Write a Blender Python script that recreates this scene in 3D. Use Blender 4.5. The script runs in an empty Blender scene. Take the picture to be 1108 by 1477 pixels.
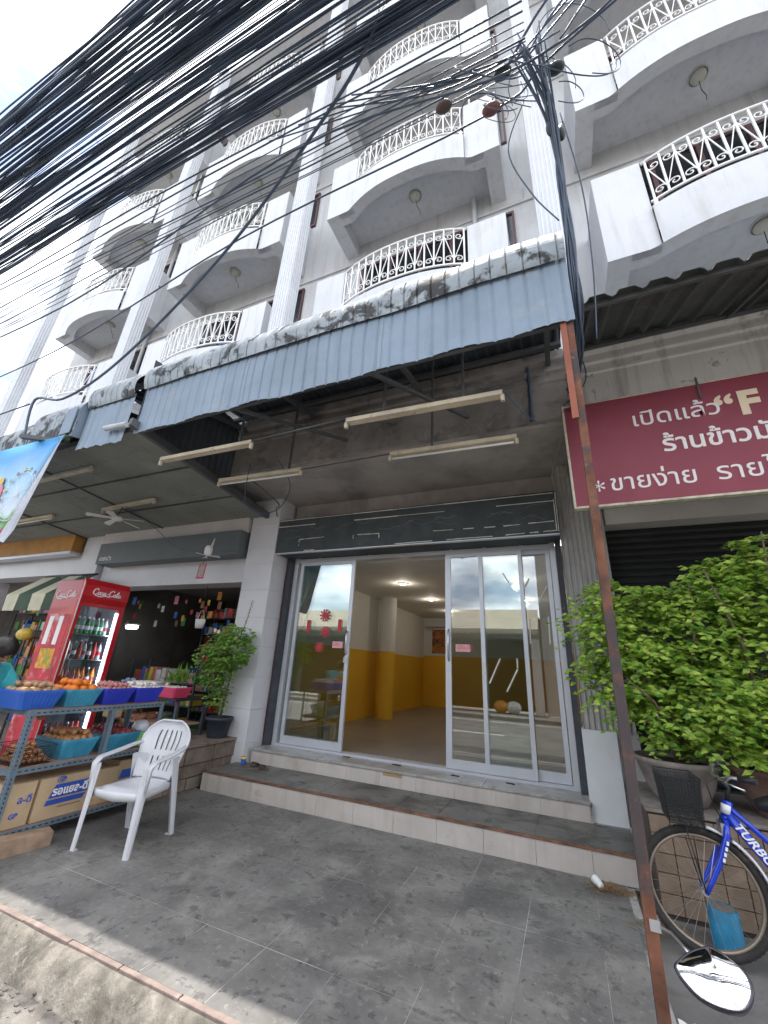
import bpy, bmesh, math, random
from math import sin, cos, pi, radians, sqrt
from mathutils import Vector, Matrix, noise
random.seed(7)
S = bpy.context.scene
COL = S.collection
rnd = random.uniform

# ------------------------------------------------------------------ camera, sky, sun, exposure
cam = bpy.data.cameras.new('camera')
camo = bpy.data.objects.new('camera', cam); COL.objects.link(camo); S.camera = camo
a, b, g = radians(-21.13745), radians(24.15466), radians(3.07831)
Rx = Matrix(((1,0,0),(0,cos(a),-sin(a)),(0,sin(a),cos(a))))
Ry = Matrix(((cos(b),0,sin(b)),(0,1,0),(-sin(b),0,cos(b))))
Rz = Matrix(((cos(g),-sin(g),0),(sin(g),cos(g),0),(0,0,1)))
Mw = Rz @ Rx @ Ry @ Matrix(((1,0,0),(0,0,-1),(0,1,0)))      # world -> (right, down, forward)
camo.matrix_world = Matrix((Mw[0], -Mw[1], -Mw[2])).transposed().to_4x4()
camo.location = (0, 0, 1.5)
cam.sensor_fit = 'HORIZONTAL'; cam.sensor_width = 36; cam.lens = 36*574.95/1108
cam.clip_start = .02; cam.clip_end = 2000

SUN = Vector((-.03, .066, 1)).normalized()                   # towards the sun
world = bpy.data.worlds.new('World'); S.world = world; world.use_nodes = True
wn = world.node_tree; wl = wn.links
bg = wn.nodes['Background']; bg.inputs[1].default_value = .13
sky = wn.nodes.new('ShaderNodeTexSky'); sky.sky_type = 'NISHITA'; sky.sun_disc = False
sky.sun_elevation = math.asin(SUN.z); sky.sun_rotation = math.atan2(SUN.x, SUN.y)
sky.dust_density = 2; sky.air_density = 1.0
tc = wn.nodes.new('ShaderNodeTexCoord')
mp = wn.nodes.new('ShaderNodeMapping'); mp.inputs['Scale'].default_value = (1, 1, 2.2)
cn = wn.nodes.new('ShaderNodeTexNoise'); cn.inputs['Scale'].default_value = 3.2; cn.inputs['Detail'].default_value = 9; cn.inputs['Roughness'].default_value = .55
cr = wn.nodes.new('ShaderNodeValToRGB'); cr.color_ramp.elements[0].position = .36; cr.color_ramp.elements[1].position = .56
mx = wn.nodes.new('ShaderNodeMix'); mx.data_type = 'RGBA'
cn2 = wn.nodes.new('ShaderNodeTexNoise'); cn2.inputs['Scale'].default_value = 6; cn2.inputs['Detail'].default_value = 6
cr2 = wn.nodes.new('ShaderNodeValToRGB'); cr2.color_ramp.elements[0].position = .30; cr2.color_ramp.elements[1].position = .52
cr2.color_ramp.elements[0].color = (2.3, 2.5, 3.1, 1); cr2.color_ramp.elements[1].color = (9.5, 9.6, 9.8, 1)
wl.new(tc.outputs['Generated'], mp.inputs[0]); wl.new(mp.outputs[0], cn.inputs[0]); wl.new(mp.outputs[0], cn2.inputs[0])
wl.new(cn.outputs[0], cr.inputs[0]); wl.new(cn2.outputs[0], cr2.inputs[0])
wl.new(cr.outputs[0], mx.inputs[0]); wl.new(sky.outputs[0], mx.inputs[6]); wl.new(cr2.outputs[0], mx.inputs[7])
wl.new(mx.outputs[2], bg.inputs[0])
sun = bpy.data.lights.new('sun', 'SUN'); sun.energy = 2.0; sun.angle = radians(.6); sun.color = (1, .95, .88)
suno = bpy.data.objects.new('sun', sun); COL.objects.link(suno)
suno.rotation_euler = SUN.to_track_quat('Z', 'Y').to_euler()
V = S.view_settings; V.view_transform = 'Standard'; V.look = 'None'; V.gamma = 1; V.use_curve_mapping = False
V.exposure = 1.55
S.cycles.max_bounces = 8; S.cycles.diffuse_bounces = 5; S.cycles.transparent_max_bounces = 16

# ------------------------------------------------------------------ materials
MATS = {}
def mat(name, col, rough=.7, metal=0, var=.12, scale=2.5, stain=None, bump=None, streak=None, spec=.4, rand=0, trans=0, alpha=1, rust=None, emit=None, coat=0):
    """procedural material in world coordinates: tone variation, stain patches, vertical streaks, bump"""
    if name in MATS: return MATS[name]
    m = bpy.data.materials.new(name); m.use_nodes = True; MATS[name] = m
    N = m.node_tree.nodes; L = m.node_tree.links; p = N['Principled BSDF']
    geo = N.new('ShaderNodeNewGeometry'); pos = geo.outputs['Position']
    def nz(sc, det=5, ro=.6, vec=None, dist=0):
        n = N.new('ShaderNodeTexNoise'); n.inputs['Scale'].default_value = sc; n.inputs['Detail'].default_value = det
        n.inputs['Roughness'].default_value = ro; n.inputs['Distortion'].default_value = dist
        L.new(vec or pos, n.inputs['Vector']); return n.outputs[0]
    def ramp(src, lo, hi):
        r = N.new('ShaderNodeMapRange'); r.inputs[1].default_value = lo; r.inputs[2].default_value = hi; L.new(src, r.inputs[0]); return r.outputs[0]
    def mixc(fac, c1, c2, mode='MIX'):
        x = N.new('ShaderNodeMix'); x.data_type = 'RGBA'; x.blend_type = mode
        if isinstance(fac, (int, float)): x.inputs[0].default_value = fac
        else: L.new(fac, x.inputs[0])
        for i, c in ((6, c1), (7, c2)):
            if isinstance(c, tuple): x.inputs[i].default_value = (*c[:3], 1)
            else: L.new(c, x.inputs[i])
        return x.outputs[2]
    def mul(src, k):
        x = N.new('ShaderNodeMath'); x.operation = 'MULTIPLY'; L.new(src, x.inputs[0])
        if isinstance(k, (int, float)): x.inputs[1].default_value = k
        else: L.new(k, x.inputs[1])
        return x.outputs[0]
    dark = tuple(c*(1-var*1.6) for c in col); light = tuple(min(c*(1+var), 1) for c in col)
    c = mixc(ramp(nz(scale), .3, .7), dark, light)
    if rand:
        oi = N.new('ShaderNodeObjectInfo'); c = mixc(mul(oi.outputs['Random'], rand), c, (col[0]*.35, col[1]*.35, col[2]*.35))
    for st in (stain or []):        # (colour, scale, lo, hi, amount)
        c = mixc(mul(ramp(nz(st[1], 7, .65, dist=.4), st[2], st[3]), st[4]), c, st[0])
    if streak:                      # (colour, amount)
        mpn = N.new('ShaderNodeMapping'); mpn.inputs['Scale'].default_value = (9, 9, .7); L.new(pos, mpn.inputs[0])
        c = mixc(mul(ramp(nz(1, 5, .6, mpn.outputs[0]), .5, .75), streak[1]), c, streak[0])
    if rust:
        c = mixc(ramp(nz(rust[1], 8, .7), rust[2], rust[2]+.12), c, rust[0])
    L.new(c, p.inputs['Base Color'])
    p.inputs['Roughness'].default_value = rough; p.inputs['Metallic'].default_value = metal
    p.inputs['Specular IOR Level'].default_value = spec; p.inputs['Alpha'].default_value = alpha
    p.inputs['Coat Weight'].default_value = coat
    if trans: p.inputs['Transmission Weight'].default_value = trans
    if emit: p.inputs['Emission Color'].default_value = (*emit[0], 1); p.inputs['Emission Strength'].default_value = emit[1]
    if bump:
        bn = N.new('ShaderNodeBump'); bn.inputs['Strength'].default_value = bump[1]; bn.inputs['Distance'].default_value = bump[2] if len(bump) > 2 else .01
        L.new(nz(bump[0], 8, .65), bn.inputs['Height']); L.new(bn.outputs[0], p.inputs['Normal'])
    return m

def glass(name, tint=(.85, .9, .88), refl=2.2, base=.06):
    if name in MATS: return MATS[name]
    m = bpy.data.materials.new(name); m.use_nodes = True; MATS[name] = m
    N = m.node_tree.nodes; L = m.node_tree.links; N.remove(N['Principled BSDF'])
    t = N.new('ShaderNodeBsdfTransparent'); t.inputs[0].default_value = (*tint, 1)
    gl = N.new('ShaderNodeBsdfGlossy'); gl.inputs['Roughness'].default_value = .01; gl.inputs[0].default_value = (.95, .97, 1, 1)
    f = N.new('ShaderNodeFresnel'); f.inputs[0].default_value = 1.5
    k = N.new('ShaderNodeMath'); k.operation = 'MULTIPLY_ADD'; k.inputs[1].default_value = refl; k.inputs[2].default_value = base; k.use_clamp = True
    x = N.new('ShaderNodeMixShader'); L.new(f.outputs[0], k.inputs[0]); L.new(k.outputs[0], x.inputs[0]); L.new(t.outputs[0], x.inputs[1]); L.new(gl.outputs[0], x.inputs[2])
    L.new(x.outputs[0], N['Material Output'].inputs[0]); return m

def leafmat(name, c1, c2, sc=9):
    m = bpy.data.materials.new(name); m.use_nodes = True; MATS[name] = m
    N = m.node_tree.nodes; L = m.node_tree.links; p = N['Principled BSDF']
    geo = N.new('ShaderNodeNewGeometry'); n = N.new('ShaderNodeTexNoise'); n.inputs['Scale'].default_value = sc; n.inputs['Detail'].default_value = 2
    L.new(geo.outputs['Position'], n.inputs[0])
    r = N.new('ShaderNodeValToRGB'); r.color_ramp.elements[0].position = .35; r.color_ramp.elements[1].position = .65
    r.color_ramp.elements[0].color = (*c1, 1); r.color_ramp.elements[1].color = (*c2, 1)
    e_ = r.color_ramp.elements.new(.74); e_.color = (min(c2[0]*1.35,.8), min(c2[1]*1.0,.8), c2[2]*2, 1)
    L.new(n.outputs[0], r.inputs[0]); L.new(r.outputs[0], p.inputs[0]); p.inputs['Roughness'].default_value = .45
    tr = N.new('ShaderNodeBsdfTranslucent'); L.new(r.outputs[0], tr.inputs[0])
    x = N.new('ShaderNodeMixShader'); x.inputs[0].default_value = .4
    L.new(p.outputs[0], x.inputs[1]); L.new(tr.outputs[0], x.inputs[2]); L.new(x.outputs[0], N['Material Output'].inputs[0]); return m

W = mat('white_paint_facade', (.62, .635, .66), .75, streak=((.38,.36,.33), .42), var=.04, scale=1.2, stain=[((.50, .47, .41), 1.5, .55, .75, .45), ((.36,.33,.29), 5, .66, .76, .4)], bump=(25, .15, .01))
WC = mat('white_paint_column', (.66, .68, .71), .6, var=.03, stain=[((.6, .58, .52), 3, .6, .8, .3)])
WALL = mat('grey_white_wall', (.56, .57, .58), .8, var=.07, scale=.9, stain=[((.42, .38, .33), 1.3, .55, .75, .5)], bump=(18, .2, .01), streak=((.36, .32, .27), .5))
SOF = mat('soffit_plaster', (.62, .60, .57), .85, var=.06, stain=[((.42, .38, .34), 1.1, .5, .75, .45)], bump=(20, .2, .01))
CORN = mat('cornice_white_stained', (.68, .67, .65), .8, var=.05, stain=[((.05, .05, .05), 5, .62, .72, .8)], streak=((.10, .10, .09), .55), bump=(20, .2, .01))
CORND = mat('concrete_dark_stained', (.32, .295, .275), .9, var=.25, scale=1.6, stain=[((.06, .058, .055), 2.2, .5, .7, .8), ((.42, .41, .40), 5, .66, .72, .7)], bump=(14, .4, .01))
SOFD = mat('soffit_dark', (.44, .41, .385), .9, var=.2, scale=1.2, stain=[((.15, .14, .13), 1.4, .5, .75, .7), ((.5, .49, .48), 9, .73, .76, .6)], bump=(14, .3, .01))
BROWN = mat('old_brown_board', (.30, .24, .20), .9, var=.25, scale=6, streak=((.1, .08, .07), .7), bump=(30, .5, .01))
RAIL = mat('white_painted_steel', (.82, .82, .80), .45, var=.04)
ALU = mat('white_aluminium', (.60, .63, .68), .38, metal=.35, var=.05)
DARKST = mat('dark_painted_steel', (.055, .06, .075), .55, var=.2, scale=8)
SIGNB = mat('slate_blue_panel', (.060, .072, .078), .6, var=.2, scale=3, stain=[((.11, .12, .125), 2, .5, .8, .6)])
TAPE = mat('old_tape_residue', (.72, .69, .62), .8, var=.15, scale=12)
TILEF = mat('patio_tile_grey', (.225, .218, .205), .55, var=.22, scale=3.5, rand=.22,
    stain=[((.085, .083, .082), 1.1, .50, .60, .55), ((.36, .34, .31), 2.4, .55, .68, .5), ((.06, .058, .056), 7, .56, .64, .6), ((.05, .05, .05), 18, .59, .65, .6), ((.36, .35, .33), 28, .58, .68, .45), ((.7, .7, .68), 34, .725, .735, .9)], bump=(40, .4, .004), spec=.25)
TREAD = mat('step_tread_tile', (.18, .17, .155), .5, var=.25, scale=2, stain=[((.05,.05,.05), 9, .58, .63, .8), ((.04, .04, .04), 2.6, .5, .66, .8), ((.22, .21, .19), 6, .6, .8, .5)], bump=(40, .3, .004))
RUSTY = mat('rusty_edge_trim', (.20, .105, .065), .85, var=.35, scale=9, stain=[((.08, .05, .04), 14, .5, .7, .8)], bump=(60, .5, .004))
CREAM = mat('cream_riser_tile', (.54, .50, .455), .35, var=.08, scale=3, rand=.12, streak=((.30,.25,.21), .45), stain=[((.30, .25, .21), 5, .60, .75, .6), ((.2, .17, .15), 18, .66, .74, .5)], spec=.5)
GROUT = mat('cement_grout', (.46, .45, .43), .9, var=.15, scale=9, stain=[((.10,.10,.10), 2.2, .46, .60, .9)])
MARB = mat('grey_marble_sill', (.36, .35, .33), .35, var=.2, scale=6, stain=[((.12, .12, .12), 14, .56, .7, .8)])
CURB = mat('curb_concrete', (.26, .235, .20), .9, var=.35, scale=7, stain=[((.09, .085, .07), 4, .5, .62, .8), ((.42,.40,.36), 18, .58, .68, .6), ((.06,.055,.05), 30, .62, .68, .8)], streak=((.09, .08, .06), .6), bump=(22, .8, .02))
CTRIM = mat('curb_terracotta_edge', (.30, .235, .205), .85, var=.25, scale=7, stain=[((.4, .34, .3), 9, .55, .7, .7)], bump=(30, .6, .01))
ROAD = mat('asphalt', (.17, .16, .15), .95, var=.25, scale=2, stain=[((.08, .075, .075), 4, .5, .7, .6), ((.38, .35, .30), 26, .62, .7, .5)], bump=(60, 1, .02))
GUTTER = mat('gutter_concrete', (.27, .25, .225), .95, var=.3, scale=5, stain=[((.10,.09,.085), 11, .52, .62, .8), ((.5,.48,.44), 45, .64, .68, .8), ((.14, .13, .12), 5, .5, .7, .6)], bump=(40, .9, .02))
SLABR = mat('right_pavement_concrete', (.20, .19, .18), .8, var=.2, scale=2.4, stain=[((.09, .085, .08), 5, .55, .7, .6)], bump=(30, .4, .01))
BLUE = mat('blue_grey_metal_sheet', (.235, .30, .375), .5, metal=.15, var=.1, scale=1.6, streak=((.15,.17,.20), .4), stain=[((.34,.36,.38), 2.2, .56, .7, .5), ((.13,.10,.08), 9, .68, .72, .7), ((.18, .22, .27), 3, .6, .75, .4), ((.15, .14, .15), 20, .70, .76, .8)], bump=(3, .3, .03))
ROLL = mat('weathered_metal_roll', (.33, .37, .40), .5, metal=.25, var=.15, scale=3, stain=[((.20, .25, .31), 2, .5, .7, .5), ((.03, .03, .03), 4, .50, .57, .95), ((.16,.12,.09), 11, .6, .68, .8)], bump=(9, .3, .02))
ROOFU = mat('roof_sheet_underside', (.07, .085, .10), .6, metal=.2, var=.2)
PURL = mat('purlin_steel', (.10, .105, .11), .6, var=.2)
CEILG = mat('grey_green_ceiling_sheet', (.26, .275, .25), .75, var=.15, scale=1.5, stain=[((.07, .07, .065), 3, .55, .75, .6)])
BATT = mat('yellowed_batten', (.66, .58, .44), .55, var=.12, scale=5, stain=[((.25, .15, .08), 12, .60, .70, .7)])
TUBEW = mat('dead_fluorescent_tube', (.78, .78, .75), .3, var=.03)
POSTR = mat('rust_red_post', (.20, .085, .05), .8, var=.3, scale=7, stain=[((.06, .055, .06), 1.6, .47, .54, .9), ((.45, .25, .14), 22, .62, .7, .6)], bump=(40, .5, .005))
SIGNR = mat('crimson_sign_sheet', (.26, .048, .072), .5, var=.08, scale=1.5, stain=[((.36, .10, .13), 3, .55, .8, .35)])
SIGNW = mat('sign_letter_white', (.82, .78, .78), .6, var=.03)
SIGNC = mat('sign_letter_cream', (.80, .66, .48), .6, var=.06)
FLUT = mat('fluted_grey_pilaster', (.44, .43, .42), .8, var=.12, scale=3, streak=((.16, .15, .14), .5), bump=(30, .3, .006))
PLWH = mat('pilaster_white_base', (.72, .74, .76), .6, var=.05, stain=[((.4, .38, .35), 4, .6, .8, .5)])
TILEP = mat('pillar_white_tile', (.66, .66, .68), .35, var=.04, scale=2, stain=[((.5, .48, .45), 3, .6, .8, .4)])
SHUT = mat('black_green_shutter', (.022, .026, .027), .6, var=.2, scale=3)
YEL = mat('yellow_wall_paint', (.76, .42, .03), .7, var=.06, scale=1)
INW = mat('interior_white', (.70, .69, .66), .75, var=.04, scale=1)
INF = mat('interior_floor_tile', (.26, .245, .22), .28, var=.15, scale=1.2, spec=.5)
GL = glass('door_glass'); GL2 = glass('window_glass', (.25, .3, .3), 1.6, .05)
CAB = mat('black_cable_sheath', (.065, .095, .145), .38, var=.2, scale=3, spec=.5)  # black sheath, with bluish lens haze put into its colour
CHAIR = mat('white_plastic', (.62, .63, .66), .4, var=.05, stain=[((.40,.38,.36), 6, .56, .72, .45), ((.5, .42, .36), 22, .66, .74, .6)], spec=.5)
CARD = mat('cardboard', (.50, .37, .23), .85, var=.08, scale=4, stain=[((.35, .25, .16), 7, .6, .75, .5)])
PRINTB = mat('blue_carton_print', (.03, .09, .42), .6, var=.08)
RACKM = mat('slotted_angle_steel', (.17, .235, .29), .5, metal=.3, var=.15, scale=6, stain=[((.10, .08, .07), 14, .6, .7, .7)])
PLY = mat('plywood_shelf', (.36, .21, .15), .8, var=.2, scale=5, stain=[((.5, .4, .33), 9, .6, .72, .6)], bump=(40, .4, .004))
BB = mat('blue_basket', (.03, .13, .55), .4, var=.08, spec=.5); RB = mat('royal_blue_basket', (.03, .05, .50), .4, var=.08, spec=.5)
TB = mat('teal_basket', (.05, .30, .46), .4, var=.15, scale=9, spec=.5)
PB = mat('pink_basket', (.60, .06, .14), .4, var=.08); GB = mat('green_basket', (.25, .55, .20), .4, var=.08)
BLK = mat('black_plastic', (.02, .02, .023), .45, var=.1)
PLAST = mat('light_blue_pot_plastic', (.035, .04, .055), .5, var=.1)
SOIL = mat('soil', (.06, .045, .035), 1, var=.3, scale=20, bump=(60, 1, .01))
CLAY = mat('weathered_concrete_pot', (.27, .235, .215), .85, var=.2, scale=6, stain=[((.13, .10, .09), 4, .5, .7, .7), ((.45, .42, .40), 9, .6, .75, .5)], bump=(30, .5, .01))
CLAYR = mat('reddish_concrete_pot', (.24, .15, .12), .85, var=.2, scale=6, stain=[((.12, .11, .11), 4, .5, .7, .8)], bump=(30, .5, .01))
BRKT = mat('brown_wall_tile', (.33, .24, .17), .7, var=.2, scale=7, rand=.3, stain=[((.14, .10, .08), 6, .55, .7, .6)], bump=(30, .4, .006))
DGROUT = mat('dark_grout', (.10, .08, .07), .95, var=.2)
STONE = mat('rough_plinth_stone', (.27, .215, .17), .9, var=.25, scale=6, rand=.35, stain=[((.10, .08, .065), 4, .5, .68, .8)], bump=(25, .8, .02))
BARK = mat('bark', (.20, .15, .11), .9, var=.3, scale=20, bump=(60, .8, .01))
FR = mat('red_fridge_paint', (.48, .012, .02), .25, var=.06, coat=.4); FRW = mat('fridge_white_print', (.85, .82, .82), .5, var=.02)
FRIN = mat('fridge_interior', (.18, .20, .24), .5, var=.05)
LIT = mat('lit_tube', (.9, .95, 1), .4, emit=((.85, .95, 1), 9)); 
DOWN = mat('lit_downlight', (1, .97, .9), .4, emit=((1, .93, .8), 1.6))  # glow added to fittings that look unlit
TYRE = mat('tyre_rubber', (.035, .033, .032), .85, var=.25, scale=20, stain=[((.16, .13, .10), 9, .55, .7, .5)]); STEEL = mat('bright_steel', (.62, .62, .62), .3, metal=.9, var=.05)
BIKE = mat('blue_bike_paint', (.012, .05, .55), .22, var=.05, coat=.6); BIKEW = mat('bike_white_print', (.85, .86, .9), .4, var=.02)
MUDG = mat('silver_mudguard', (.62, .63, .65), .3, metal=.6, var=.06)
MIRR = mat('mirror_glass', (.93, .94, .95), .02, metal=1, var=0)
SKIN = mat('skin', (.36, .19, .12), .5, var=.05); HAIR = mat('black_hair', (.012, .010, .010), .5, var=.3, scale=40)
SHIRT = mat('turquoise_cotton', (.06, .46, .52), .85, var=.06, scale=6); TROU = mat('dark_trousers', (.03, .035, .05), .9)
ORG = mat('orange_peel', (.75, .20, .02), .45, var=.15, scale=30); ONI = mat('red_onion_skin', (.28, .06, .07), .45, var=.3, scale=40)
ONB = mat('brown_onion_skin', (.50, .24, .10), .45, var=.3, scale=40); GAR = mat('garlic_skin', (.68, .62, .56), .5, var=.2, scale=50); POT = mat('potato_skin', (.42, .26, .15), .7, var=.25, scale=40)
SHAL = mat('pink_onion_skin', (.52, .22, .20), .45, var=.3, scale=40)
LEAF1 = leafmat('bush_leaves', (.08, .23, .02), (.52, .70, .11), 14)
LEAF2 = leafmat('shrub_leaves', (.08, .22, .03), (.30, .50, .09), 12)
STRAW = mat('dry_straw', (.38, .25, .13), .9, var=.3, scale=30)

# ------------------------------------------------------------------ mesh helpers
class MB:
    def __init__(s): s.v = []; s.f = []; s.s = []
    def add(s, vs, fs, smooth=False):
        n = len(s.v); s.v += [tuple(x) for x in vs]; s.f += [tuple(i+n for i in f) for f in fs]; s.s += [smooth]*len(fs); return s
    def box(s, x0, y0, z0, x1, y1, z1):
        if x0 > x1: x0, x1 = x1, x0
        if y0 > y1: y0, y1 = y1, y0
        if z0 > z1: z0, z1 = z1, z0
        return s.add([(x0,y0,z0),(x1,y0,z0),(x1,y1,z0),(x0,y1,z0),(x0,y0,z1),(x1,y0,z1),(x1,y1,z1),(x0,y1,z1)],
              [(0,3,2,1),(4,5,6,7),(0,1,5,4),(1,2,6,5),(2,3,7,6),(3,0,4,7)])
    def bar(s, p, q, w, h=None, up=(0,0,1)):
        h = h or w; p = Vector(p); q = Vector(q); d = (q-p).normalized(); u = Vector(up)
        if abs(d.dot(u)) > .95: u = Vector((0,1,0))
        r = d.cross(u).normalized()*w/2; u = r.cross(d).normalized()*h/2
        vs = [p-r-u, p+r-u, p+r+u, p-r+u, q-r-u, q+r-u, q+r+u, q-r+u]
        return s.add(vs, [(0,3,2,1),(4,5,6,7),(0,1,5,4),(1,2,6,5),(2,3,7,6),(3,0,4,7)])
    def tube(s, pts, r, n=6, closed=False, caps=True):
        pts = [Vector(p) for p in pts]; m = len(pts); rr = r if isinstance(r, (list, tuple)) else [r]*m
        vs = []; u = None
        for i, p in enumerate(pts):
            if closed: d = pts[(i+1) % m]-pts[i-1]
            else: d = pts[min(i+1, m-1)]-pts[max(i-1, 0)]
            d.normalize()
            if u is None:
                u = Vector((0,0,1)) if abs(d.z) < .9 else Vector((1,0,0))
            u = (u-d*u.dot(d)); u.normalize(); w = d.cross(u)
            for k in range(n):
                t = 2*pi*k/n+pi/n; vs.append(p+(u*cos(t)+w*sin(t))*rr[i])
        fs = []
        for i in range(m if closed else m-1):
            a_ = i*n; b_ = ((i+1) % m)*n
            for k in range(n): fs.append((a_+k, a_+(k+1) % n, b_+(k+1) % n, b_+k))
        s.add(vs, fs, n > 4)
        if caps and not closed:
            s.add(vs[:n], [tuple(range(n))[::-1]]); s.add(vs[-n:], [tuple(range(n))])
        return s
    def lathe(s, prof, c=(0,0,0), n=20, sx=1, sy=1, smooth=True):
        vs = []
        for r, z in prof:
            for k in range(n): t = 2*pi*k/n; vs.append((c[0]+r*cos(t)*sx, c[1]+r*sin(t)*sy, c[2]+z))
        fs = []
        for i in range(len(prof)-1):
            for k in range(n): fs.append((i*n+k, i*n+(k+1) % n, (i+1)*n+(k+1) % n, (i+1)*n+k))
        return s.add(vs, fs, smooth)
    def prism(s, poly, axis, a0, a1, smooth=False):
        """poly of 2-D points in the two other axes (order x,y,z without axis), extruded along axis"""
        def mk(p, t):
            q = list(p); q.insert(axis, t); return tuple(q)
        n = len(poly); vs = [mk(p, a0) for p in poly]+[mk(p, a1) for p in poly]
        fs = [(i, (i+1) % n, (i+1) % n+n, i+n) for i in range(n)]
        s.add(vs, fs, smooth); s.add(vs[:n], [tuple(range(n))[::-1]]); s.add(vs[n:], [tuple(range(n))]); return s
    def ball(s, c, r, n=8, m=5, sc=(1,1,1), smooth=True):
        vs = [(c[0], c[1], c[2]-r*sc[2])]
        for i in range(1, m):
            p = pi*i/m
            for k in range(n): t = 2*pi*k/n; vs.append((c[0]+r*sin(p)*cos(t)*sc[0], c[1]+r*sin(p)*sin(t)*sc[1], c[2]-r*cos(p)*sc[2]))
        vs.append((c[0], c[1], c[2]+r*sc[2])); fs = []
        for k in range(n): fs.append((0, 1+(k+1) % n, 1+k)); fs.append((len(vs)-1, 1+(m-2)*n+k, 1+(m-2)*n+(k+1) % n))
        for i in range(m-2):
            for k in range(n): fs.append((1+i*n+k, 1+i*n+(k+1) % n, 1+(i+1)*n+(k+1) % n, 1+(i+1)*n+k))
        return s.add(vs, fs, smooth)
    def mesh(s, name):
        me = bpy.data.meshes.new(name); me.from_pydata(s.v, [], s.f); me.polygons.foreach_set('use_smooth', s.s)
        me.update(); return me

def obj(name, mb, m, parent=None, kind=None, bevel=0, solid=0):
    me = mb.mesh(name) if isinstance(mb, MB) else mb
    if isinstance(mb, MB):
        bm = bmesh.new(); bm.from_mesh(me)
        if any(mb.s): bmesh.ops.remove_doubles(bm, verts=bm.verts, dist=1e-5)
        bmesh.ops.recalc_face_normals(bm, faces=bm.faces); bm.to_mesh(me); bm.free()
    if m and not len(me.materials): me.materials.append(m)
    o = bpy.data.objects.new(name, me); COL.objects.link(o)
    if parent is not None:
        o.parent = parent
        if not parent.get('_loc0'): o.location = -Vector(parent.get('base', (0,0,0)))
    if kind: o['kind'] = kind
    if bevel:
        b_ = o.modifiers.new('bevel', 'BEVEL'); b_.width = bevel; b_.segments = 2; b_.limit_method = 'ANGLE'
    if solid:
        b_ = o.modifiers.new('solid', 'SOLIDIFY'); b_.thickness = solid; b_.offset = 0
    return o
def tag(o, label, cat, group=None):
    o['label'] = label; o['category'] = cat
    if group: o['group'] = group
    return o
def thing(name, label, cat, base=(0,0,0), group=None):
    """Empty at the base; parts are modelled in world coordinates and shifted back by the base"""
    o = bpy.data.objects.new(name, None); COL.objects.link(o); o.location = base; o['base'] = base
    o.empty_display_size = .1
    return tag(o, label, cat, group)
def local(name, label, cat, loc, rz=0, group=None):
    o = bpy.data.objects.new(name, None); COL.objects.link(o); o.location = loc; o.rotation_euler = (0,0,rz); o['_loc0'] = 1
    o.empty_display_size = .1
    return tag(o, label, cat, group)
def single(name, mb, m, label, cat, group=None, **k):
    return tag(obj(name, mb, m, **k), label, cat, group)
def sub(name, mb, m, part, **k):
    """sub-part: its parent part already carries the shift"""
    o = obj(name, mb, m, **k); o.parent = part; return o
def struct(name, mb, m, **k): return obj(name, mb, m, kind='structure', **k)
def copytree(o, parent=None, dx=(0,0,0)):
    c = o.copy(); COL.objects.link(c); c.parent = parent
    if parent is None or any(dx): c.location = Vector(o.location)+Vector(dx)
    for ch in o.children: copytree(ch, c)
    return c
def text(body, size, m, origin, xd, up, parent=None, name='lettering', bold=.0, ext=.002, shear=0, sx=1, isub=False, align='LEFT'):
    c = bpy.data.curves.new(name, 'FONT'); c.body = body; c.size = size; c.offset = bold; c.extrude = ext; c.shear = shear; c.align_x = align
    c.resolution_u = 3
    for _ in range(3): c.materials.append(m)
    for i_, f_ in enumerate(c.body_format): f_.material_index = i_ % 3
    o = bpy.data.objects.new('tmp', c); COL.objects.link(o)
    dg = bpy.context.evaluated_depsgraph_get(); dg.update()
    me = bpy.data.meshes.new_from_object(o.evaluated_get(dg)); bpy.data.objects.remove(o)
    seen = {}
    for p_ in me.polygons:
        for v_ in p_.vertices: seen[v_] = p_.material_index
    for v_, k_ in seen.items(): me.vertices[v_].co.z += k_*.0004
    xd = Vector(xd).normalized(); up = Vector(up).normalized(); n = xd.cross(up)
    M4 = Matrix(((xd.x*sx, up.x, n.x, origin[0]), (xd.y*sx, up.y, n.y, origin[1]), (xd.z*sx, up.z, n.z, origin[2]), (0,0,0,1)))
    me.transform(M4); me.name = name; me.materials.clear(); me.materials.append(m); me.polygons.foreach_set('material_index', [0]*len(me.polygons))
    if isub: return sub(name, me, m, parent)
    return obj(name, me, m, parent)
def lerp(a_, b_, t): return a_+(b_-a_)*t
# ------------------------------------------------------------------ ground
struct('road', MB().box(-60,-6.2,-.5, 40,1.78,-.16), ROAD)
struct('gutter', MB().box(-60,1.60,-.3, 40,1.92,-.150), GUTTER)
struct('far_pavement', MB().box(-60,-8.2,-.3, 40,-6.2,-.03), GUTTER)
for yy in (-2.3,):
    mb = MB()
    for k in range(-10, 8): mb.box(k*4, yy-.06, -.16, k*4+2.2, yy+.06, -.156)
    struct('lane_marking', mb, mat('road_paint_white', (.7,.7,.68), .8, var=.2, scale=9))
mb = MB(); mb.box(-60,-5.6,-.16,40,-5.5,-.156); mb.box(-60,.9,-.16,40,.98,-.156); struct('edge_line', mb, MATS['road_paint_white'])
struct('ground', MB().box(-300,-300,-1, 300,300,-.55), GUTTER)
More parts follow.
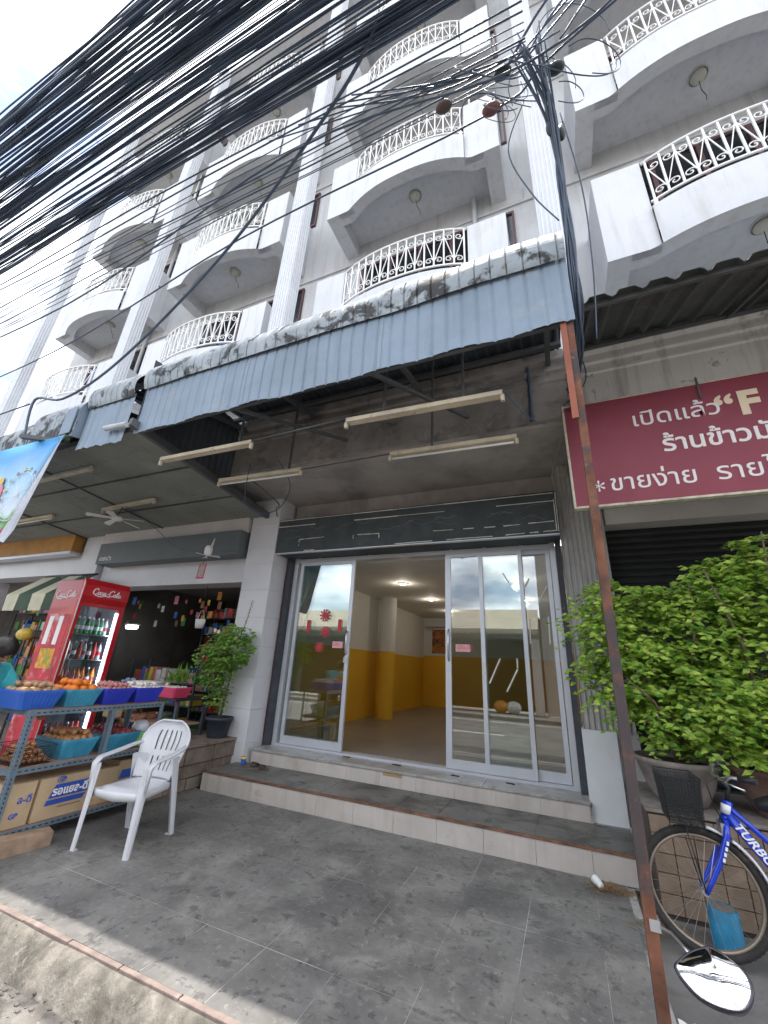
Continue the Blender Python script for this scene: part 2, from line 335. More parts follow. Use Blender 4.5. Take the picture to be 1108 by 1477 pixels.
# kerb with a worn terracotta edge strip
def rough_kerb():
    mb = MB(); n = 150; x0, x1 = -14, .27; vs = []
    prof = [(1.86,-.17),(1.90,-.12),(1.955,-.05),(1.99,-.012),(2.06,-.008),(2.06,-.2)]
    for i in range(n+1):
        x = lerp(x0, x1, i/n)
        for y, z in prof: 
            k = noise.noise(Vector((x*3, y*9, z*9)))*.018+noise.noise(Vector((x*11, y*20, z*20)))*.008
            vs.append((x, y-k*1.2, z+k*.3))
    m = len(prof); fs = [(i*m+j, i*m+j+1, (i+1)*m+j+1, (i+1)*m+j) for i in range(n) for j in range(m-1)]
    return mb.add(vs, fs, True)
kerb = struct('kerb', rough_kerb(), CURB)
for i in range(34):
    x = -14+i*.42
    obj('edge_tile', MB().box(x+.004,2.008,-.03, min(x+.416,.27),2.040+rnd(-.003,.003),.004+rnd(-.003,.003)), CTRIM, kerb, bevel=.004)
mb = MB(); rg = random.Random(12)
for k in range(900):
    x = rg.uniform(-6,.2); y = 1.90-abs(rg.gauss(0,.10)) if k % 3 else rg.uniform(1.2,1.9); r = rg.choice([.003,.004,.006,.009,.013]); z = -.150 if y > 1.6 else -.158
    if y > 1.88: z = -.14
    mb.ball((x,y,z+r*.3), r, 5, 3, (1.2,1,.7), smooth=False)
single('road_grit', mb, GUTTER, 'loose grit and small pebbles along the foot of the kerb', 'grit')['kind'] = 'stuff'
patio = struct('patio', MB().box(-14,2.05,-.3, .27,4.42,-.0012), GROUT)
ys = [2.040,2.497,2.945,3.40,3.85,4.40]; xs = [.265,.04,-.395,-.83,-1.265,-1.70,-2.14,-2.58,-3.02,-3.46,-3.90,-4.34,-4.78,-5.22,-5.66,-6.1]
for i in range(len(xs)-1):
    for j in range(5):
        z = rnd(-.001,.001)
        obj('tile', MB().box(xs[i+1]+.0016+rnd(0,.001),ys[j]+.002+rnd(0,.001),-.01, xs[i]-.0016-rnd(0,.001),ys[j+1]-.002-rnd(0,.001),z), TILEF, patio)
struct('patio_edge', MB().box(.27,1.9,-.3,.315,4.38,-.003), GROUT)
rp = struct('right_pavement', MB().box(.315,1.95,-.5, 9,5.4,-.075), SLABR)
for x, y, x1, y1 in ((.32,2.0,1.35,3.05),(1.36,2.0,3.2,3.05),(.32,3.065,1.0,4.2),(1.01,3.065,3.2,4.2)):
    obj('slab', MB().box(x+.004,y+.004,-.1,x1-.004,y1-.004,-.055+rnd(-.006,.006)), SLABR, rp, bevel=.004)
struct('right_kerb', MB().box(.27,1.86,-.3,9,1.95,-.06), CURB)
# ---- steps
st = struct('entrance_steps', MB().box(-4.22,4.415,-.02,.40,5.7,.196).box(-4.05,5.06,.19,.10,5.75,.352), GROUT)
for i in range(11):
    x0 = max(.04-.437*(i)-.437, -4.215) if i else -.395
    x0, x1 = (.04+.36 if i == 0 else .04-.437*(i-1)), 0
rx = [.395,.045,-.39,-.83,-1.265,-1.70,-2.14,-2.58,-3.02,-3.46,-3.90,-4.21]
for i in range(len(rx)-1):
    obj('riser_tile', MB().box(rx[i+1]+.0015,4.400,.001,rx[i]-.0015,4.43,.186+rnd(-.001,.001)), CREAM, st)
    obj('tread_tile', MB().box(rx[i+1]+.002,4.412,.18,rx[i]-.002,5.055,.201+rnd(-.001,.001)), TREAD, st)
mb = MB(); n = 80
vs = []
for i in range(n+1):
    x = lerp(-4.21,.395,i/n); k = noise.noise(Vector((x*7,1,1)))*.006
    vs += [(x,4.392+k,.186),(x,4.392+k,.199),(x,4.407,.2035),(x,4.425+k,.2035)]
mb.add(vs, [(i*4+j,i*4+j+1,i*4+4+j+1,i*4+4+j) for i in range(n) for j in range(3)])
obj('edge_strip', mb, RUSTY, st)
ux = [.08,-.37,-.81,-1.25,-1.69,-2.14,-2.58,-3.02,-3.48,-3.80,-4.02]
for i in range(len(ux)-1):
    obj('riser_tile', MB().box(ux[i+1]+.0015,5.05,.203,ux[i]-.0015,5.08,.345), CREAM, st)
for i in range(4):
    x1 = .09-i*1.03
    obj('sill_slab', MB().box(x1-1.027,5.035,.348,x1,5.62,.378), MARB, st, bevel=.004)
obj('tape_patch', MB().box(-2.10,5.0475,.31,-1.86,5.0495,.345), mat('brown_tape', (.42,.27,.13), .6), st)
for x, y in ((-2.73,5.31),(-2.03,5.30),(-.68,5.25),(-1.30,5.22)):
    mb = MB(); 
    for k in range(5): mb.box(x+rnd(-.06,.03),y+rnd(-.015,.015),.378,x+rnd(.0,.08),y+rnd(.016,.03),.386)
    single('tool_scrap', mb, BLK, {-2.73:'small black hook on the sill under the open doorway left side',-2.03:'small black hook on the sill left of the middle frame',-.68:'black metal latch lying on the sill below the right panes',-1.30:'flat black strip on the sill by the middle door frame'}[x], 'latch', 'metal scraps along the door sill')

# ------------------------------------------------------------------ white shophouse row
BX = (-18, 5.24)
bld = thing('shophouse_building', 'long white four storey shophouse block with rows of curved balconies and fluted columns', 'building', (0,5.25,0))
def bp(name, mb, m, **k): return obj(name, mb, m, bld, **k)
bp('wall', MB().box(-13.6,5.25,4.97,9.8,9,20.1), WALL)
bp('roof', MB().box(-13.9,4.3,20.1,9.8,9.2,20.35), W)
# ground floor slab with fascia
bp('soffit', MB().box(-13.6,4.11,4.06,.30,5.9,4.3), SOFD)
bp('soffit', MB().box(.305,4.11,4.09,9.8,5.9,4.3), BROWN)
def fascia(x0, x1):
    prof = [(4.12,4.10),(4.05,4.10),(4.05,4.57),(4.03,4.585),(4.03,4.62),(4.05,4.635),(4.05,4.70),(4.022,4.715),(4.022,4.76),(4.05,4.775),(4.05,4.83),(4.0,4.85),(4.0,4.97),(4.12,4.97)]
    return MB().prism(prof, 0, x0, x1)
bp('fascia', fascia(-13.6,.318), CORND)
bp('fascia', fascia(.322,9.8), CORN)
bp('slab', MB().box(-13.6,4.125,4.3,9.8,5.25,4.965), WALL)
bp('edge_board', MB().box(.33,3.985,4.0,9.8,4.10,4.098), BROWN)
# fluted columns
def column(x):
    hw, pts = .165, [(-.165,.24),(-.165,0)]
    n = 6; w = .33/n
    for i in range(n):
        a0 = -.165+i*w
        pts += [(a0+.008,0),(a0+.016,.022),(a0+w-.016,.022),(a0+w-.008,0)]
    pts += [(.165,0)]
    for i in range(4):
        a0 = i*.06; pts += [(.165,a0+.008),(.147,a0+.016),(.147,a0+.044),(.165,a0+.052)]
    pts += [(.165,.24)]
    return MB().prism([(x+px, 4.10+py) for px, py in pts], 2, 4.9, 20.09)
for k in (-3,-2,-1,0,1): bp('column', column(.41+4.55*k), WC)
# balconies
def yf(x):
    return 4.33 if abs(x) >= 1.2 else 4.33-.235*(1-(abs(x)/1.2)**2.4)
def yi(x):
    return 4.56 if abs(x) >= 1.2 else 4.56-.28*(1-(abs(x)/1.2)**2.4)
def balcony_mesh():
    mb = MB(); n = 28; X = [lerp(-1.1,1.1,i/n) for i in range(n+1)]
    vs = []; prof = []
    for x in X:
        y = yf(x); vs += [(x,y,0),(x,y,.68),(x,y+.10,.68),(x,y+.10,.33)]
    mb.add(vs, [(i*4+j,i*4+j+1,i*4+5+j,i*4+4+j) for i in range(n) for j in range(3)], False)
    X2 = [lerp(-1.42,1.42,i/44) for i in range(45)]
    vs = []
    for x in X2: vs += [(x,yf(x),0),(x,yi(x),0),(x,yi(x),.315)]
    mb.add(vs, [(i*3+j,i*3+j+1,i*3+4+j,i*3+3+j) for i in range(44) for j in range(2)])
    for s in (-1,1):
        mb.box(s*1.10,4.33,0,s*1.69,4.43,1.65)              # block wall
        mb.box(s*1.59,4.43,0,s*1.69,5.249,1.65)             # side wall
        mb.box(s*1.42,4.331,.001,s*1.589,5.249,.314)        # bracket
    # slab
    vs = []
    for x in X2: vs += [(x,yi(x)-.001,.316),(x,5.249,.316)]
    mb.add(vs, [(i*2,i*2+1,i*2+3,i*2+2) for i in range(44)])
    vs = []
    for x in X2: vs += [(x,yf(x)+.08,.42),(x,5.249,.42)]
    mb.add(vs, [(i*2,i*2+1,i*2+3,i*2+2) for i in range(44)])
    return mb
def scroll(x, z0, h, s):
    """S curve with spiral ends, flat bar"""
    pts = []
    def spiral(cx, cz, a0, turns, r0, r1, n=12):
        return [(cx+lerp(r0,r1,i/n)*cos(a0+turns*2*pi*i/n), cz+lerp(r0,r1,i/n)*sin(a0+turns*2*pi*i/n)) for i in range(n+1)]
    r = .066
    up = spiral(0, h/2-r, -pi/2, 1.25, .016, r, 14)             # ends heading
    lo = [(-px, -pz) for px, pz in up]
    pts = up+lo[::-1]
    return [(x+s*px, z0+h/2+pz) for px, pz in pts]
def rail_mesh():
    mb = MB(); X = [lerp(-1.09,1.09,i/22) for i in range(23)]
    mb.tube([(x,yf(x)+.04,1.58) for x in X], .022, 6); mb.tube([(x,yf(x)+.04,.80) for x in X], .016, 4)
    for i in range(15):
        x = lerp(-1.05,1.05,i/14); y = yf(x)+.04; mb.box(x-.011,y-.011,.80,x+.011,y+.011,1.57)
    for i in (0,14): x = lerp(-1.05,1.05,i/14); mb.box(x-.02,yf(x)+.02,.66,x+.02,yf(x)+.06,.80)
    return mb
def scroll_mesh():
    mb = MB()
    for i in range(14):
        x = lerp(-1.05,1.05,(i+.5)/14); s = 1 if i % 2 else -1
        mb.tube([(px,yf(px)+.04,pz) for px, pz in scroll(x,.86,.62,s)], .008, 4)
    return mb
bal0 = bp('balcony', balcony_mesh(), W)
rl0 = sub('railing', rail_mesh(), RAIL, bal0); sc0 = sub('scrollwork', scroll_mesh(), RAIL, bal0)
mb = MB(); mb.lathe([(.125,.0),(.125,-.02),(.118,-.03)], (.05,4.72,.316), 20); mb.lathe([(.105,-.03),(.10,-.055),(.07,-.085),(.03,-.098),(0,-.10)], (.05,4.72,.316), 20)
lm0 = sub('ceiling_lamp', mb, mat('lamp_dome_cream', (.55,.54,.46), .35, var=.05), bal0)
pc0 = sub('pull_cord', MB().tube([(.05,4.74,.24),(.07,4.80,.08),(.12,4.84,-.02),(.11,4.86,-.1)], .005, 4), BLK, bal0)
def window_parts():
    fr = MB()
    for z0, z1 in ((.45,.52),(2.88,2.94)): fr.box(-1.3,5.205,z0,1.3,5.249,z1)
    for x in (-1.3,-.66,-.03,.60,1.24): fr.box(x,5.20,.5,x+.06,5.248,2.90)
    return fr
win0 = bp('window', window_parts(), mat('brown_window_frame', (.10,.05,.05), .5, var=.1))
pn0 = sub('pane', MB().box(-1.25,5.225,.5,1.25,5.235,2.9), GL2, win0)
dk0 = sub('curtain', MB().box(-1.25,5.238,.5,1.25,5.246,2.9), mat('dark_room', (.02,.022,.025), .9), win0)  # dark sheet painted as the unlit room behind the pane
slot0 = bp('small_window', MB().box(1.42,5.20,1.70,1.80,5.248,1.75).box(1.42,5.20,2.9,1.80,5.248,2.95).box(1.42,5.20,1.75,1.46,5.248,2.9).box(1.76,5.20,1.75,1.80,5.248,2.9), MATS['brown_window_frame'])
sp0 = sub('pane', MB().box(1.46,5.23,1.75,1.76,5.24,2.9), mat('dark_pane', (.025,.03,.035), .15, spec=.6), slot0)
base = Vector((0,-5.25,0))
first = True
for k in (1,0,-1,-2):
    for lv in range(4):
        d = Vector((-1.86+4.55*k,0,6.45+3.38*lv))
        for o in (bal0, win0, slot0):
            if first: o.location = base+d
            else: copytree(o, bld).location = base+d
        first = False
    # drainpipes, a conduit and ledges along the wall
for k in (-2,-1,0,1):
    x = -4.14-.62+4.55*k+4.55-.3
    bp('drainpipe', MB().tube([(x-.25,5.18,5.0),(x-.25,5.18,20)], .045, 8), mat('grey_drainpipe', (.50,.52,.55), .5, var=.06))
bp('conduit', MB().tube([(-1.4,5.22,9.62),(.12,5.22,9.62),(.15,5.22,10.0)], .012, 5), MATS['grey_drainpipe'])
for lv in range(1,4):
    z = 6.45+3.38*lv
    bp('ledge', MB().box(-13.55,5.215,z-.26,9.7,5.249,z-.22), WALL)
pc = bp('potted_plant', MB().lathe([(0,0),(.08,0),(.10,.16),(.085,.16)], (-2.0,4.45,10.27), 12), CLAYR)
mb = MB()
for k in range(160):
    d_ = Vector((rnd(-1,1),rnd(-1,1),rnd(0,1))); c_ = Vector((-1.95,4.45,10.5))+d_*.16
    mb.add([c_, c_+d_*.06+Vector((.02,0,0)), c_+d_*.06-Vector((.02,0,0))], [(0,1,2)])
sub('plant_leaves', mb, LEAF2, pc)['kind'] = 'stuff'
bp('laundry', MB().box(-2.75,4.55,10.55,-2.45,4.57,11.2), mat('pink_cloth', (.5,.25,.27), .9))
bp('laundry', MB().box(-2.42,4.56,10.6,-2.2,4.58,11.1), mat('blue_cloth', (.12,.16,.28), .9))
mb = MB(); rg = random.Random(2)
for k in range(9): mb.ball((-4.722,4.65+rg.uniform(-.12,.12),10.75+rg.uniform(-.25,.2)), .05, 7, 5, (.06,1,rg.uniform(.8,1.8)))
o_ = bp('peeled_patch', mb, BLK); o_['kind'] = 'stuff'; o_.location = o_.location+Vector((-4.55,0,0))
# ground-floor piers
pl = bp('pillar', MB().box(-4.66,4.99,.0,-4.13,5.9,4.058), GROUT)
zz = [.0,.42,.84,1.26,1.68,2.10,2.52,2.94,3.20,3.62,4.055]
for i in range(len(zz)-1):
    sub('pillar_tile', MB().box(-4.67,4.975,zz[i]+.0015,-4.115,5.0,zz[i+1]-.0015), TILEP, pl)
    sub('pillar_tile', MB().box(-4.135,5.001,zz[i]+.0015,-4.112,5.33,zz[i+1]-.0015), TILEP, pl)
def flutes(x0, x1, y0, y1, z0, z1, n):
    pts = [(x0,y1),(x0,y0)]; w = (x1-x0)/n
    for i in range(n): a0 = x0+i*w; pts += [(a0+w*.12,y0),(a0+w*.3,y0+.02),(a0+w*.7,y0+.02),(a0+w*.88,y0)]
    pts += [(x1,y0)]; n2 = 4; w = (y1-y0)/n2
    for i in range(n2): a0 = y0+i*w; pts += [(x1,a0+w*.12),(x1-.02,a0+w*.3),(x1-.02,a0+w*.7),(x1,a0+w*.88)]
    pts += [(x1,y1)]
    return MB().prism(pts, 2, z0, z1)
bp('pilaster', flutes(.10,.58,5.13,5.55,1.0,4.08,9), FLUT)
bp('pilaster_base', MB().box(.085,5.10,.2,.40,5.55,.998), PLWH)
bp('pilaster_base', MB().box(.405,5.16,.2,.60,5.55,.998), FLUT)
bp('beam', MB().box(.605,5.18,3.22,9.8,5.6,3.42), SOF)
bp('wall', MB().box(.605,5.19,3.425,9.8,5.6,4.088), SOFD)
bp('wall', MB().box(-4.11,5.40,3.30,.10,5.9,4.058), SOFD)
sh = bp('roller_shutter', MB().box(.61,5.42,-.05,9.8,5.5,3.215), SHUT)
for i in range(40):
    z = 3.2-.082*(i+1)
    sub('shutter_slat', MB().prism([(5.42,z),(5.405,z+.01),(5.395,z+.04),(5.405,z+.07),(5.42,z+.078)], 0, .615, 9.79), SHUT, sh)
bp('lintel', MB().box(-8.5,5.10,2.68,-4.665,5.5,3.20), TILEP)
bp('lintel', MB().box(-8.5,4.93,3.50,-4.72,5.09,3.76), mat('pinkish_white_beam', (.60,.56,.54), .7, var=.06))
bp('wall', MB().box(-8.5,5.095,3.2,-4.665,5.5,4.058), TILEP)
bp('pillar', MB().box(-9.15,4.99,0,-8.55,5.7,4.058), TILEP)
bp('pillar', MB().box(-13.6,4.99,0,-13.1,5.7,4.058), TILEP)
bp('grey_panel', MB().box(-8.3,4.80,3.08,-4.72,5.085,3.49), mat('grey_sign_box', (.12,.14,.145), .5, var=.08))
text('๔๗๑/๖', .14, FRW, (-8.22,4.797,3.14), (1,0,0), (0,0,1), bld)

# ------------------------------------------------------------------ empty shop room behind the door
rm = struct('shop_interior', MB().box(-4.4,5.62,.2,.3,14,.392), INF)
obj('left_wall', MB().box(-4.5,5.9,1.83,-4.3,13.6,3.3), INW, rm); obj('left_wall', MB().box(-4.5,5.9,.39,-4.3,13.6,1.83), YEL, rm)
obj('right_wall', MB().box(.12,5.9,1.83,.3,13.6,3.3), INW, rm); obj('right_wall', MB().box(.12,5.9,.39,.3,13.6,1.83), YEL, rm)
obj('back_wall', MB().box(-4.3,13.4,1.9,.3,13.6,3.3), INW, rm); obj('back_wall', MB().box(-4.3,13.4,.39,.3,13.6,1.9), YEL, rm)
obj('ceiling', MB().box(-4.5,5.9,3.1,.3,13.6,3.2), INW, rm)
obj('ceiling', MB().box(-4.12,5.5,3.285,.11,5.9,3.30), INW, rm)
obj('wall_end', MB().box(-4.3,5.62,.39,-4.13,5.9,3.3), INW, rm); 
obj('round_column', MB().lathe([(.21,1.83),(.21,3.1)], (-3.95,9.4,0), 28), INW, rm); obj('round_column', MB().lathe([(.212,.39),(.212,1.83)], (-3.95,9.4,0), 28), YEL, rm)
for i, (x, y) in enumerate(((-2.9,7.6),(-2.9,9.6),(-2.9,11.6),(-.7,7.6),(-.7,9.8))):
    mb = MB(); mb.lathe([(.11,0),(.11,-.012),(.07,-.02)], (x,y,3.1), 18)
    dl = obj('downlight', mb, INW, rm); sub('bulb', MB().lathe([(.065,-.02),(.05,-.03),(0,-.032)], (x,y,3.1), 14), DOWN, dl)
    ld = bpy.data.lights.new('downlight_glow', 'POINT'); ld.energy = 2; ld.color = (1,.90,.74); ld.shadow_soft_size = .07  # added fill lamp to brighten the room; the fitting itself looks unlit
    lo = bpy.data.objects.new('downlight_glow', ld); COL.objects.link(lo); lo.parent = dl; lo.location = Vector((x,y,2.98))
po = single('wall_poster', MB().box(-4.0,13.385,1.98,-3.42,13.398,2.72), mat('poster_red_gold', (.50,.20,.05), .6, var=.2, scale=5, stain=[((.10,.05,.05), 7, .5, .55, .9)]), 'red and gold framed picture on the far back wall of the empty shop', 'poster')
single('wall_shelf', MB().box(-4.15,13.1,2.8,-3.3,13.39,2.86).box(-4.0,13.2,2.70,-3.97,13.38,2.8).box(-3.5,13.2,2.70,-3.47,13.38,2.8), INW, 'small white shelf high on the back wall above the red and gold picture', 'shelf')

# ------------------------------------------------------------------ sliding glass door
dr = thing('sliding_door', 'white aluminium sliding glass shop door standing half open above the steps', 'door', (-1.98,5.42,.378))
def frame(x0, x1, z0, z1, y, d, wl_, wr, wb, wt):
    mb = MB(); mb.box(x0,y,z0,x0+wl_,y+d,z1).box(x1-wr,y,z0,x1,y+d,z1)
    mb.box(x0+wl_,y+.001,z0,x1-wr,y+d-.001,z0+wb).box(x0+wl_,y+.001,z1-wt,x1-wr,y+d-.001,z1); return mb
obj('door_frame', MB().box(-3.98,5.38,.378,-3.91,5.52,3.30).box(-.05,5.38,.378,.015,5.52,3.30).box(-3.91,5.381,3.03,-.05,5.519,3.085).box(-3.91,5.381,3.25,-.05,5.519,3.29).box(-3.91,5.385,.378,-.05,5.515,.405), ALU, dr)
mb = MB()
for x in (-3.55,-2.65,-1.37,-.90,-.42): mb.box(x,5.40,3.085,x+.045,5.5,3.25)
tf = obj('transom_bar', mb, ALU, dr); 
for x0, x1 in ((-3.91,-3.55),(-3.505,-2.65),(-2.605,-1.37),(-1.325,-.9),(-.855,-.42),(-.375,-.05)):
    sub('transom_pane', MB().box(x0,5.445,3.086,x1,5.449,3.249), GL, tf)
def panel(x0, x1, y, *w):
    f = obj('door_panel', frame(x0,x1,.41,3.028,y,.035,*w), ALU, dr)
    sub('glass_pane', MB().box(x0+w[0],y+.015,.41+w[2],x1-w[1],y+.019,3.028-w[3]), GL, f); return f
pL = panel(-3.86,-2.86,5.395,.05,.055,.10,.05)
panel(-3.88,-2.89,5.455,.045,.06,.10,.05)
pR = panel(-1.43,-.40,5.395,.075,.05,.10,.05)
sub('mullion', MB().box(-.965,5.388,.51,-.915,5.426,2.978), ALU, pR)
panel(-.96,-.06,5.455,.05,.05,.10,.05)
h = MB(); 
h.tube([(-1.385,5.395,2.0),(-1.385,5.36,1.97),(-1.385,5.36,1.64),(-1.385,5.395,1.61)], .012, 6)
sub('handle', h, STEEL, pR); sub('handle', MB().tube([(-2.90,5.395,1.95),(-2.90,5.36,1.92),(-2.90,5.36,1.66),(-2.90,5.395,1.63)], .012, 6), STEEL, pL)
sub('lock', MB().box(-2.93,5.385,1.52,-2.87,5.395,1.60), STEEL, pL)
stk = mat('red_paper_print', (.55,.05,.08), .7, var=.1); pnk = mat('pink_white_label', (.80,.42,.45), .7, var=.1)
def sticker(x, z, w, h_, m, lab, y=5.389, **k):
    return single('sticker', MB().box(x-w/2,y,z-h_/2,x+w/2,y+.003,z+h_/2), m, lab, 'sticker')
s_ = sticker(-1.20,1.77,.19,.09,pnk,'small red and white paper label on the right sliding pane'); 
t_ = text('เปิด-ปิด', .07, stk, (-1.275,5.388,1.755), (1,0,0), (0,0,1), s_, ext=.0003); 
s_ = sticker(-3.05,1.76,.17,.09,pnk,'small red and white paper label on the left sliding pane'); text('เปิด', .07, stk, (-3.12,5.388,1.745), (1,0,0), (0,0,1), s_, ext=.0003)
def medal(x, z, r):
    mb = MB()
    for k in range(10):
        t = 2*pi*k/10; mb.add([(x+r*.35*cos(t-.25),5.389,z+r*.35*sin(t-.25)),(x+r*cos(t-.14),5.388,z+r*sin(t-.14)),(x+r*cos(t+.14),5.388,z+r*sin(t+.14)),(x+r*.35*cos(t+.25),5.389,z+r*.35*sin(t+.25))], [(0,1,2,3)])
    n = 16; pts = [(r*.5*cos(2*pi*i/n)+x, r*.5*sin(2*pi*i/n)+z) for i in range(n)]
    return mb.prism(pts, 1, 5.386, 5.392)
single('hanging_charm', medal(-3.31,2.18,.095), stk, 'upper red cut paper charm stuck on the left sliding pane', 'decoration')
single('hanging_charm', medal(-3.28,1.94,.085), stk, 'lower round red paper charm stuck on the left sliding pane', 'decoration')
single('hanging_charm', medal(-3.36,1.72,.075), stk, 'smallest red charm, lowest on the left sliding pane', 'decoration')
single('paper_strip', MB().box(-3.62,5.389,1.93,-3.56,5.392,2.11), stk, 'red paper strip near the left edge of the left pane', 'decoration')
single('paper_strip', MB().box(-3.07,5.389,1.95,-3.01,5.392,2.12), stk, 'red paper strip near the right edge of the left pane', 'decoration')
tapes = [((-.93,1.70),(-.92,1.43)),((-.74,1.66),(-.88,1.37)),((-.54,1.67),(-.54,1.56)),((-.54,1.55),(-.68,1.29)),((-.65,2.73),(-.58,2.60)),((-.33,2.66),(-.385,2.56)),((-.13,2.55),(-.24,2.34)),((-.36,2.15),(-.375,1.85)),((-.14,2.18),(-.15,1.85))]
tn = ['short upright','long slanted','short stub','long slanted lower','thin high slanted','short high slanted','long high slanted','tall upright','tall upright rightmost']
for (p, q), w_ in zip(tapes, tn):
    yy = 5.388 if p[0] < -.45 or p[0] > 9 else 5.449
    single('tape_strip', MB().bar((p[0],yy,p[1]),(q[0],yy,q[1]),.016,.002,up=(0,1,0)), TAPE, w_+' strip of white tape left on the right shop glass', 'tape', 'tape strips on the right shop glass')
bp('steel_guide', MB().box(-4.06,5.30,.38,-3.985,5.44,3.12), DARKST)
bp('steel_guide', MB().box(-4.10,5.335,.38,-4.065,5.40,3.12), mat('maroon_guide', (.12,.04,.06), .5))
bp('steel_guide', MB().box(.02,5.29,.38,.085,5.50,3.12), DARKST)
# shutter housing over the door
sb = thing('shutter_box', 'dark slate shutter housing above the glass door with torn tape lines', 'shutter box', (-2.03,5.0,3.1))
obj('housing', MB().box(-4.14,4.995,3.10,.09,5.45,3.66), SIGNB, sb, bevel=.006)
obj('bottom_lip', MB().box(-4.14,4.99,3.085,.09,5.05,3.099), ALU, sb)
TL = [((-4.12,3.645),(.06,3.632)),((-4.11,3.54),(.06,3.525)),((-3.68,3.20),(-3.68,3.30)),((-3.68,3.30),(-3.23,3.31)),((-2.72,3.24),(-2.72,3.30)),((-2.72,3.30),(-2.30,3.29)),((-2.30,3.29),(-2.30,3.21)),((-1.49,3.26),(-.66,3.245)),((-.56,3.245),(.04,3.26)),((.06,3.63),(.06,3.13)),((.083,3.64),(.083,3.12)),((-.25,3.13),(.06,3.135)),((-.54,3.125),(-.31,3.13)),((-3.57,3.115),(-3.38,3.115)),((-2.05,3.115),(-1.5,3.118)),((-1.3,3.12),(-.7,3.12))]
for p, q in TL:
    n = 6; mb = MB()
    for i in range(n):
        if rnd(0,1) < .08: continue
        a_ = (lerp(p[0],q[0],i/n), lerp(p[1],q[1],i/n)+rnd(-.002,.002)); b_ = (lerp(p[0],q[0],(i+1)/n), lerp(p[1],q[1],(i+1)/n)+rnd(-.002,.002))
        mb.bar((a_[0],4.993,a_[1]),(b_[0],4.993,b_[1]),rnd(.006,.013),.003,up=(0,1,0))
    obj('tape_line', mb, TAPE, sb)
mb = MB()
for k in range(16):
    x = rnd(-4,.0); z = rnd(3.2,3.5); pts = [(x,4.994,z)]
    for i in range(7): x += rnd(.02,.07); z += rnd(-.03,.03); pts.append((min(x,.06),4.994,min(max(z,3.14),3.5)))
    mb.tube(pts, .0022, 3)
obj('glue_scribbles', mb, mat('glue_grey', (.20,.22,.22), .6), sb)['kind'] = 'stuff'

# ------------------------------------------------------------------ awnings
def corr(x0, x1, prof, pitch, amp, sub_=4, jit=0, bottom=None, phase=0, wd=(.30,9)):
    """corrugated sheet: profile list of (y,z) run along x with trapezoid ribs"""
    mb = MB(); n = max(2, int(round((x1-x0)/pitch*sub_*2))); m = len(prof); vs = []
    nor = []
    for j in range(m):
        a_ = prof[max(j-1,0)]; b_ = prof[min(j+1,m-1)]; d = Vector((b_[0]-a_[0], b_[1]-a_[1])).normalized(); nor.append((-d[1], d[0]))
    for i in range(n+1):
        x = lerp(x0, x1, i/n); t = ((x/pitch+phase) % 1)
        w_ = max(0, min(1, (abs(t-.5)-wd[0])*wd[1])); w_ = amp*w_
        for j, (y, z) in enumerate(prof):
            q = noise.noise(Vector((x*1.3, y*2, z*2)))*jit
            zz_ = z+(bottom(x) if bottom and j == 0 else 0)
            vs.append((x, y+nor[j][0]*(w_+q), zz_+nor[j][1]*(w_+q)))
    return mb.add(vs, [(i*m+j, i*m+j+1, (i+1)*m+j+1, (i+1)*m+j) for i in range(n) for j in range(m-1)], False)
def arc(cy, cz, r, a0, a1, n): return [(cy+r*cos(lerp(a0,a1,i/n)), cz+r*sin(lerp(a0,a1,i/n))) for i in range(n+1)]
def roll_prof(y0, z0, r, n=22):
    return arc(y0+r, z0, r, pi+.38, pi/2-.1, n)
aw = thing('metal_awning', 'blue grey corrugated metal awning with rust blotched rolled top over the empty shop', 'awning', (-2,2.5,4))
wav = lambda x: .012*sin(x*9)+.02*noise.noise(Vector((x*2,0,0)))
seams = [.30,-.47,-1.24,-2.01,-2.78,-3.55,-4.40]
for i in range(6):
    x1, x0 = seams[i]+.01, seams[i+1]-.01
    y = 2.50+.004*(i % 2)
    obj('valance_sheet', corr(x0, x1, [(y,3.90),(y+.002,4.02),(y,4.2),(y-.003,4.4),(y,4.56)], .128, -.010, 6, .028, wav, wd=(.38,14)), BLUE, aw, solid=.003)
    # crimped roll: fine ribs across
    mb = corr(x0, x1, roll_prof(2.445,4.645,.36), .128, -.013, 8, .035, wd=(.43,20)); obj('roll_sheet', mb, ROLL, aw, solid=.003)
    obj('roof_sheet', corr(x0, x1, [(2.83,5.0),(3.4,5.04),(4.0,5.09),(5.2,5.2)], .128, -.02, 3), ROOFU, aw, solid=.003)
mb = MB().box(-4.4,2.535,3.93,.3,2.575,3.97).box(-4.4,2.535,4.5,.3,2.575,4.54)
for z, y in ((4.86,3.3),(4.93,3.9)): mb.box(-4.4,y-.03,z,.3,y+.03,z+.05)
obj('purlin', mb, PURL, aw)
for x in (-4.25,-3.0,-1.38,.15):
    obj('rafter', MB().bar((x,2.56,4.52),(x,4.04,4.84),.05,.06), PURL, aw)
    if -4 < x < 0: obj('strut', MB().bar((x,2.56,3.97),(x+.6,4.02,4.3),.035), PURL, aw)
